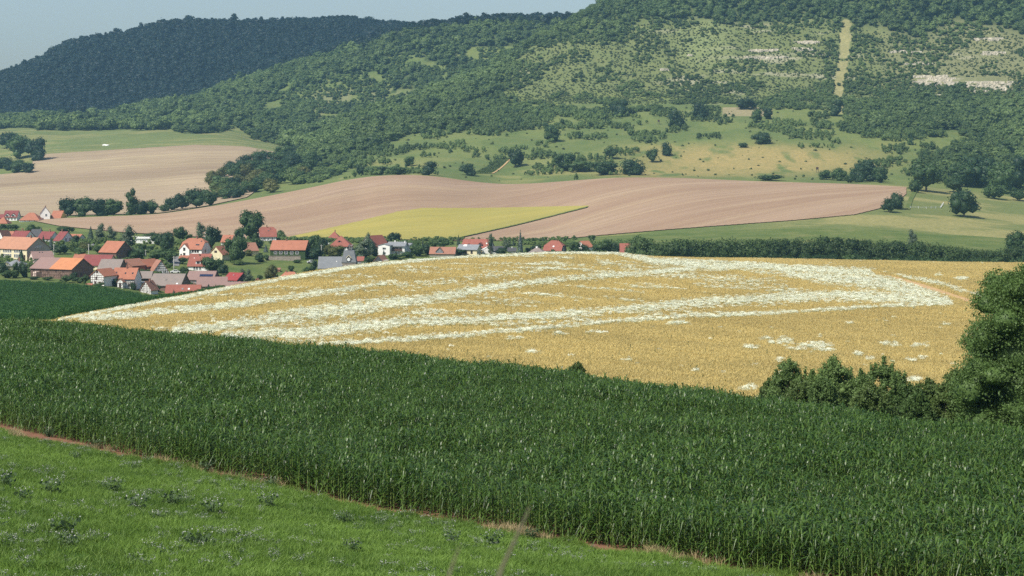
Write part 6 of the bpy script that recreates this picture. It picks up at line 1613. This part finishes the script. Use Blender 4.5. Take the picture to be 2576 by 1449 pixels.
for i, (x, Y, top, wpx, mat, lab) in enumerate([
    (2010, 150, 958, 120, 'leaf_bush', 'low bush filling the foot of the first willow bush'),
    (2070, 149, 955, 120, 'leaf_willow', 'low willow growth before the tallest willow bush'),
    (2190, 147, 962, 130, 'leaf_bush', 'low bush before the last feathery willow bush'),
    (2310, 142, 985, 120, 'leaf_willow', 'low growth in front of the hazel bush'),
    (1935, 162, 955, 80, 'leaf_bush', 'low outermost bush of the row at the end of the maize'),
    (1985, 158, 908, 150, 'leaf_willow', 'first feathery willow bush with pointed top behind the maize'),
    (2045, 156, 938, 130, 'leaf_willow', 'lower willow bush between two pointed ones'),
    (2100, 155, 903, 175, 'leaf_willow', 'tallest feathery willow bush behind the maize'),
    (2165, 154, 938, 140, 'leaf_willow', 'rounded willow bush right of the tallest one'),
    (2225, 152, 908, 165, 'leaf_willow', 'last feathery willow bush with pointed top'),
    (2275, 150, 962, 130, 'leaf_willow', 'low willow bush sloping down to the hazel'),
    (2335, 146, 958, 150, 'leaf_light', 'brighter green hazel bush beside the big tree'),
    (2400, 144, 935, 150, 'leaf_bush', 'dark bush in the shade of the big tree'),
    (1452, 190, 914, 75, 'leaf_light', 'tiny bright bush peeping over the maize')]):
    p = nplace(x, Y); s = Y / F; h = (HY - top) / F * Y - p.z
    plume_bush('willow_bush' if mat == 'leaf_willow' else 'bush', p, wpx * s, h, int(4000 + wpx * 110), .19, mat, 900 + i, lab)
def big_tree(p, H, W, label):
    rr = random.Random(5); r = np.random.default_rng(5); t = empty('willow_tree', p); tag(t, label, 'tree'); L = []
    mb = MB(); mb.bar((0, 0, -.4), (.1, 0, H * .22), .55, n=8, taper=.8)
    for i in range(11):
        a = i * 2.4; l = W * .26 * rr.uniform(.7, 1.1); z1_ = H * rr.uniform(.35, .75)
        b = Vector((.1, 0, H * rr.uniform(.12, .3))); e = Vector((math.cos(a) * l, math.sin(a) * l, z1_)); mid = b.lerp(e, .5) + Vector((0, 0, H * .05))
        mb.bar(b, mid, .28, n=6, taper=.6); mb.bar(mid, e, .16, n=5, taper=.3)
        for k in range(4): q = b.lerp(e, rr.uniform(.4, .95)); mb.bar(q, q + Vector((rr.uniform(-1, 1), rr.uniform(-1, 1), rr.uniform(.2, 1.2))), .07, n=4, taper=.4)
    mobj('trunk', mb.mesh('trunk', [M['bark']]), t)
    BIG = []
    for i in range(84):
        z = rr.uniform(.08, .91); env = (math.sin(math.pi * min(1, (z * .80 + .18))) ** .5)
        a = i * 2.4 + rr.uniform(-.4, .4); q = W * .5 * env * math.sqrt(rr.uniform(.1, 1)) * .84; R_ = W * rr.uniform(.09, .15)
        BIG.append((math.cos(a) * q, math.sin(a) * q, H * z, R_, R_, R_ * rr.uniform(.75, 1.0)))
    for z in (.22, .38, .54, .70): BIG.append((.2, 0, H * z, W * (.34 - .1 * abs(z - .45)), W * (.34 - .1 * abs(z - .45)), H * .16))
    tag(mobj('crown', leaf_cloud('crown', BIG, 60000, .20, M['leaf_tree'], .74, .12, 7, .6, (.8, 1.25)), t), kind='stuff')
    SM = []
    for (x, y, z, r1, _, r3) in BIG:
        for k in range(11):
            d = Vector((rr.gauss(0, 1), rr.gauss(0, 1), rr.gauss(0, .8) + .25)).normalized(); g = rr.uniform(.85, 1.12); q = r1 * rr.uniform(.20, .40)
            SM.append((x + d.x * r1 * g, y + d.y * r1 * g, z + d.z * r3 * g, q, q, q * .85))
    tag(mobj('sprays', leaf_cloud('sprays', SM, 90000, .17, M['leaf_tree'], 0, .1, 8, .5, (.3, 1.5)), t), kind='stuff')
p = nplace(2582, 140); s = 140 / F; big_tree(p, (HY - 668) / F * 140 - p.z, 372 * s, 'big full willow tree standing over the maize at the right edge')

# ------------------------------------------------------------------ haze
hz = MB(); hz.box(-2600, 2600, -400, 5600, -82, 340)
m = bpy.data.materials.new('haze_air'); m.use_nodes = True; nt = m.node_tree; nt.nodes.remove(nt.nodes['Principled BSDF'])
pv = nt.nodes.new('ShaderNodeVolumePrincipled'); pv.inputs['Color'].default_value = (.38, .70, 1, 1); pv.inputs['Density'].default_value = 0.000072; pv.inputs['Anisotropy'].default_value = .35
nt.links.new(pv.outputs[0], nt.nodes['Material Output'].inputs['Volume'])
o = mobj('haze', hz.mesh('haze', [m])); tag(o, kind='stuff'); m.volume_intersection_method if False else None
print('objects', len(scene.objects))
